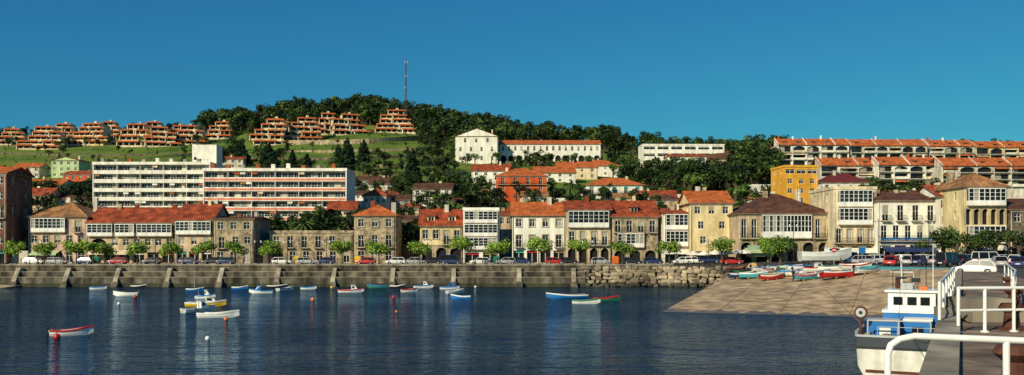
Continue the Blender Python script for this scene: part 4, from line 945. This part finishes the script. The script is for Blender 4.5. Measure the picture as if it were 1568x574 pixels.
def awning(px0,px1,Y,py,mt):
    x0,x1=PX(px0,Y),PX(px1,Y); z=PZ(py,Y); m=M(); m.hexa([(x0,Y-1.8,z-.7),(x1,Y-1.8,z-.7),(x1,Y-.02,z),(x0,Y-.02,z),(x0,Y-1.8,z-.64),(x1,Y-1.8,z-.64),(x1,Y-.02,z+.06),(x0,Y-.02,z+.06)],mt); m.box(x0,x1,Y-1.83,Y-1.8,z-.95,z-.64,mt); m.obj('shop_awning')
awning(1350,1430,170,378,PN); awning(1282,1338,172,380,WHITE); awning(1016,1054,186,382,WHITE); awning(1140,1180,176,380,GREENW); awning(50,92,190,384,GREENW); awning(140,200,190,383,CREAM); awning(1485,1535,160,375,WHITE); awning(1445,1472,168,376,PR)
def sign(px,py,mt,disc=True):
    p=on_land(px,py); a=Asm('traffic_sign',p); a.p('pole').cyl((0,0,0),(0,0,2.6),.04,.04,PS,6)
    if disc: a.p('plate').cyl((0,-.05,2.5),(0,-.08,2.5),.38,.38,mt,16); a.p('plate').box(-.24,.24,-.1,-.085,2.43,2.57,PW)
    else: a.p('plate').box(-.5,.5,-.09,-.05,1.9,2.8,mt)
    a.done()
sign(1277,408,PR); sign(1320,407,PB,False)
p=on_land(1162,404); a=Asm('harbour_notice_board',p); a.p('board').box(-2.2,2.2,-.05,.05,1.2,3.4,mat('board_green',(0.30,0.40,0.27))); 
for x in(-2,2): a.p('legs').box(x-.06,x+.06,.06,.16,0,3.3,IRON)
a.done()
for px,mt in((548,PY),(455,PY),(942,PO),(760,PG),(148,PG)):
    Y=185; x=PX(px,Y); a=Asm('recycling_bin',(x,Y,3.85)); a.p('body').hexa([(-.6,-.5,.1),(.6,-.5,.1),(.6,.5,.1),(-.6,.5,.1),(-.7,-.6,1.3),(.7,-.6,1.3),(.7,.6,1.3),(-.7,.6,1.3)],mt); a.p('lid').hexa([(-.74,-.64,1.3),(.74,-.64,1.3),(.74,.64,1.3),(-.74,.64,1.3),(-.4,-.3,1.6),(.4,-.3,1.6),(.4,.3,1.6),(-.4,.3,1.6)],mt); a.done()
# ---------------------------------------------------------------- trawler
dirv=(0.453,0.8915); rotb=math.atan2(dirv[1],dirv[0]); c0=(23.4,53.0)
a=Asm('fishing_trawler',(c0[0],c0[1],0),rotb); h=a.p('hull'); L_=11.5; bm=4.8; N=14; st=[]
for i in range(N+1):
    t=i/N; hw=bm/2*(.86+.14*math.sin(min(t/.35,1)*math.pi/2)) if t<.5 else bm/2*max(.01,1-((t-.5)/.5)**2.4)
    st.append((-L_/2+L_*t,hw,1.55+.1*(1-t)+1.0*max(0,t-.5)**1.6*2,-.7+1.6*max(0,(t-.8)/.2)**2))
def sec(s,k=1.):
    x,hw,sh,kz=s; hw*=k; return [(x,-hw,sh+.55),(x,-hw*1.0,sh),(x,-hw*.96,sh*.35),(x,-hw*.75,-.25),(x,0,kz),(x,hw*.75,-.25),(x,hw*.96,sh*.35),(x,hw,sh),(x,hw,sh+.55)]
S=[sec(s) for s in st]; DG=paint('dark_grey_paint',(0.045,0.05,0.055)); HW=mat('weathered_hull_paint',(0.72,0.68,0.58),rough=.5,var=.12,scale=3,stain=.3)
for q in range(N):
    for j in range(8): h.poly([S[q][j],S[q+1][j],S[q+1][j+1],S[q][j+1]],DG if j in(0,7) else HW)
    x,hw,sh,kz=st[q]; x2,hw2,sh2,_=st[q+1]
    a.p('deck').poly([(x,-hw*.97,1.25),(x2,-hw2*.97,1.25+(sh2-1.6)*.5),(x2,hw2*.97,1.25+(sh2-1.6)*.5),(x,hw*.97,1.25)],mat('deck_paint',(0.16,0.2,0.2),var=.3))
    for sg in(-1,1):
        h.hexa([(x,sg*(hw-.12),sh+.55),(x2,sg*max(hw2-.12,0),sh2+.55),(x2,sg*(hw2+.06),sh2+.55),(x,sg*(hw+.06),sh+.55),(x,sg*(hw-.12),sh+.63),(x2,sg*max(hw2-.12,0),sh2+.63),(x2,sg*(hw2+.06),sh2+.63),(x,sg*(hw+.06),sh+.63)],PS)
        h.cyl((x,sg*(hw+.02),sh-.05),(x2,sg*(hw2+.02),sh2-.05),.07,.07,PK,6)
h.poly(S[0][1:8],HW); h.poly([S[0][0],S[0][1],S[0][7],S[0][8]],DG)
h.box(-L_/2-.06,-L_/2+.06,-2.08,2.08,2.18,2.30,PS); h.box(-L_/2-.07,-L_/2-.005,-2.06,2.06,1.55,1.66,PK); h.box(-L_/2-.05,-L_/2-.004,-1.6,1.6,.25,.4,RUST)
w=a.p('wheelhouse'); q=-.45
w.box(-1.2,2.6,-1.6+q,1.5+q,1.2,3.25,PB); w.box(-1.25,2.65,-1.65+q,1.55+q,3.25,3.4,PW); w.box(-.9,2.2,-1.3+q,1.25+q,3.4,4.45,PW); w.box(-1.05,2.4,-1.5+q,1.42+q,4.45,4.57,PW)
w.box(-3.1,-1.26,-1.6,-.2,1.2,2.95,PB); w.box(-3.18,-1.26,-1.66,-.14,2.95,3.03,PW); w.box(-3.15,-1.26,.1,1.9,1.25,2.85,PB); w.box(-3.2,-1.24,.05,1.95,2.85,2.93,PS)
for y in(-1.0,-.3,.45): w.box(-.93,-.905,y+q,y+.5+q,3.7,4.18,G1)
for x in(-.5,.4,1.3): w.box(x,x+.6,-1.325+q,-1.305+q,3.7,4.15,G1); w.box(x,x+.6,1.255+q,1.275+q,3.7,4.15,G1)
w.box(-3.13,-3.105,-1.2,-.6,1.9,2.6,G1); w.box(-3.18,-3.155,.5,1.1,1.9,2.5,PW)
w.box(0.2,.9,-.5,.2,4.575,4.95,PS); w.cyl((1.4,.4,4.57),(1.4,.4,5.3),.16,.14,RUST,10)
w.box(-.6,-.1,-1.3,-.9,4.575,4.8,PO)
r=a.p('mast_and_rigging')
r.cyl((.5,.15,4.5),(.5,.15,6.5),.07,.045,PW,8); r.cyl((.5,-.5,5.6),(.5,.8,5.6),.03,.03,PW,6); r.cyl((-.2,-1.6,4.5),(-.2,-1.6,7.3),.03,.015,PW,6); r.cyl((.8,-1.2,4.5),(.8,-1.2,6.0),.025,.015,IRON,6); r.cyl((.2,.6,4.5),(.2,.6,5.7),.025,.02,IRON,6); r.cyl((1.2,-.5,4.5),(1.2,-.5,5.5),.03,.02,PW,6)
r.ball((.5,.15,6.55),.12,PW,8,6); r.box(.42,.58,-.15,.45,5.2,5.32,IRON); r.box(.4,.6,-.9,-.4,5.0,5.25,IRON)
r.cyl((-4.4,0,1.3),(-4.4,0,3.1),.06,.06,PS,8); r.cyl((-4.4,-1.6,3.0),(-4.4,1.6,3.0),.04,.04,PS,8)
r.tube([(-4.4,1.6,3.0),(-4.4,1.6,1.9)],.05,PS,6); r.tube([(-4.4,-1.6,3.0),(-4.4,-1.6,1.9)],.05,PS,6)
r.cyl((2.4,0,3.2),(5.0,.0,4.2),.05,.03,PW,6); r.cyl((.5,.15,6.3),(5.3,0,2.9),.012,.012,IRON,4); r.cyl((.5,.15,6.3),(-4.4,0,3.05),.012,.012,IRON,4); r.cyl((-.2,2.1,2.2),(-2.2,4.2,4.6),.03,.02,WD,5)
for y in(-2.0,-1.0,0,1.0): r.cyl((-5.6,y,2.2),(-5.6,y,2.75),.02,.02,PS,6)
r.cyl((-5.6,-2.0,2.75),(-5.6,1.0,2.75),.02,.02,PS,6)
n=a.p('net_hauler'); n.cyl((-4.0,2.02,2.1),(-4.0,2.02,3.1),.08,.08,RUST,8); n.cyl((-4.12,2.0,3.4),(-3.9,2.0,3.4),.36,.36,RUST,18); n.cyl((-4.16,2.0,3.4),(-4.125,2.0,3.4),.26,.26,PS,16); n.cyl((-4.2,2.0,3.4),(-3.8,2.0,3.4),.1,.1,IRON,8)
k=a.p('deck_gear')
for (x,y,mt) in((-5,1.2,PB),(-5.1,-.9,RUST),(-4.4,1.7,PB),(-3.7,-1.7,PG),(-5.0,.2,PK),(-4.6,-.4,PS),(-5.2,-1.6,PT)): k.box(x-.35,x+.35,y-.3,y+.3,1.25,1.9+rnd.random()*.4,mt)
NT_=mat('net',(0.22,0.19,0.13),var=.4,scale=6)
for (x,y,z_,r_) in((-3.6,1.6,2.0,.35),(-4.6,.6,2.0,.4),(-4.9,-.2,2.0,.35),(-4.2,-1.2,2.0,.38)): k.ball((x,y,z_),r_,NT_,10,6,.8)
k.ball((-1.6,-2.0,1.9),.28,PO,10,6)
for x in(-3.5,-.5,2.2): k.cyl((x,-2.6,.7),(x,-2.33,.7),.36,.36,RUB,16)
a.done()
def rail(name,pts,h=.9,r=.035,mid=True,zb=None):
    m=M(); P=[(x,y,(pz(y) if zb is None else zb)) for x,y in pts]
    m.tube([(p[0],p[1],p[2]+h) for p in P],r,PW,10)
    if mid: m.tube([(p[0],p[1],p[2]+h*.5) for p in P],r*.8,PW,8)
    for p in P:
        m.cyl(p,(p[0],p[1],p[2]+h),r,r,PW,10); m.cyl(p,(p[0],p[1],p[2]+.03),r*2.4,r*2.4,PW,10); m.ball((p[0],p[1],p[2]+h),r*1.05,PW,10,6)
    m.obj(name,smooth=False)
rail('pier_handrail',[(9.06,18),(9.65,18.1),(10.3,18.2),(11.4,18.3)])
rail('pier_handrail',[(9.4,19.5),(10.7,22),(12.0,24.5),(13.3,27),(14.6,29.5),(16.4,33),(18.2,36.5)],h=.95)
rail('pier_handrail',[(13.0,23),(15.3,27),(17.6,31),(20.0,35.5),(22.4,40),(25.0,45)],h=.95)
m=M(); zd=pz(5)
pp=[(2.50,5.9,zd),(2.50,5.9,zd+1.0),(2.52,5.9,zd+1.06),(2.58,5.9,zd+1.1),(2.68,5.9,zd+1.12),(3.0,5.85,zd+1.11),(3.6,5.8,zd+1.09),(4.6,5.7,zd+1.08)]
m.tube(pp,.022,PW,12); m.cyl((3.25,5.83,zd),(3.25,5.83,zd+1.09),.022,.022,PW,12)
m.tube([(2.50,5.9,zd+.5),(3.25,5.83,zd+.5),(4.6,5.7,zd+.5)],.018,PW,10)
m.obj('pier_handrail')
for (px,py) in((1549,505),(1552,470),(1545,445),(1556,600)):
    Y=(CZ-5.3)*F/(py-HY); x=PX(px,Y); a=Asm('mooring_bollard',(x,Y,5.3)); b=a.p('casting')
    b.cyl((0,0,0),(0,0,.06),.3,.3,RUST,14); b.cyl((0,0,.06),(0,0,.36),.17,.14,RUST,14); b.cyl((0,0,.36),(0,0,.46),.14,.26,RUST,14); b.cyl((0,0,.46),(0,0,.56),.26,.2,RUST,14); a.done()
m=M(); x=PX(1505,21); m.box(x-.5,x+.9,20.5,22.4,5.304,5.55,CONC); m.box(x-.2,x+.9,21.2,22.4,5.552,5.8,CONC); m.obj('concrete_steps')
def rope(name,pts,sag):
    m=M(); P=[]
    for a,b in zip(pts[:-1],pts[1:]):
        for i in range(11):
            t=i/10; P.append(tuple(a[j]*(1-t)+b[j]*t-(sag*4*t*(1-t) if j==2 else 0) for j in range(3)))
    for a,b in zip(P[:-1],P[1:]):
        if (Vector(a)-Vector(b)).length>1e-4: m.cyl(a,b,.025,.025,IRON,6)
    m.obj(name)
rope('mooring_rope',[(pe(20)+.6,20,5.5),(21.6,47.9,2.3)],.5)
rope('mooring_rope',[(pe(30)+.6,30,5.5),(22.4,48.2,2.3)],.3)
# ---------------------------------------------------------------- light, sky, camera
sd=Vector((-0.62,-0.80,0.56)).normalized(); el=math.asin(sd.z); az=math.atan2(sd.x,sd.y)
s=bpy.data.lights.new('sun','SUN'); s.energy=5.0; s.angle=math.radians(.5); s.color=(1,.90,.67)
so=bpy.data.objects.new('sun',s); so.rotation_euler=sd.to_track_quat('Z','Y').to_euler(); SC.collection.objects.link(so)
w=bpy.data.worlds.new('World'); SC.world=w; w.use_nodes=True; nt=w.node_tree; bg=nt.nodes['Background']
sk=nt.nodes.new('ShaderNodeTexSky'); sk.sky_type='NISHITA'; sk.sun_disc=False; sk.sun_elevation=el; sk.sun_rotation=az%(2*math.pi); sk.air_density=1.0; sk.dust_density=.3; sk.ozone_density=4.0
sp=nt.nodes.new('ShaderNodeSeparateColor'); cb=nt.nodes.new('ShaderNodeCombineColor'); nt.links.new(sk.outputs[0],sp.inputs[0])
for i,(p,k) in enumerate(((1.0,.22),(.94,.98),(.62,2.1))):
    pw=nt.nodes.new('ShaderNodeMath'); pw.operation='POWER'; pw.inputs[1].default_value=p; mu=nt.nodes.new('ShaderNodeMath'); mu.operation='MULTIPLY'; mu.inputs[1].default_value=k
    nt.links.new(sp.outputs[i],pw.inputs[0]); nt.links.new(pw.outputs[0],mu.inputs[0]); nt.links.new(mu.outputs[0],cb.inputs[i])
nt.links.new(cb.outputs[0],bg.inputs[0]); bg.inputs[1].default_value=.067
cam=bpy.data.cameras.new('camera'); co=bpy.data.objects.new('camera',cam); SC.collection.objects.link(co); SC.camera=co
co.location=(0,0,CZ); co.rotation_euler=(math.pi/2,0,0); cam.sensor_width=36; cam.lens=36*F/1568; cam.shift_y=(HY-287)/1568; cam.clip_end=9000; cam.clip_start=.1
SC.view_settings.view_transform='Standard'; SC.view_settings.look='None'; SC.view_settings.exposure=0
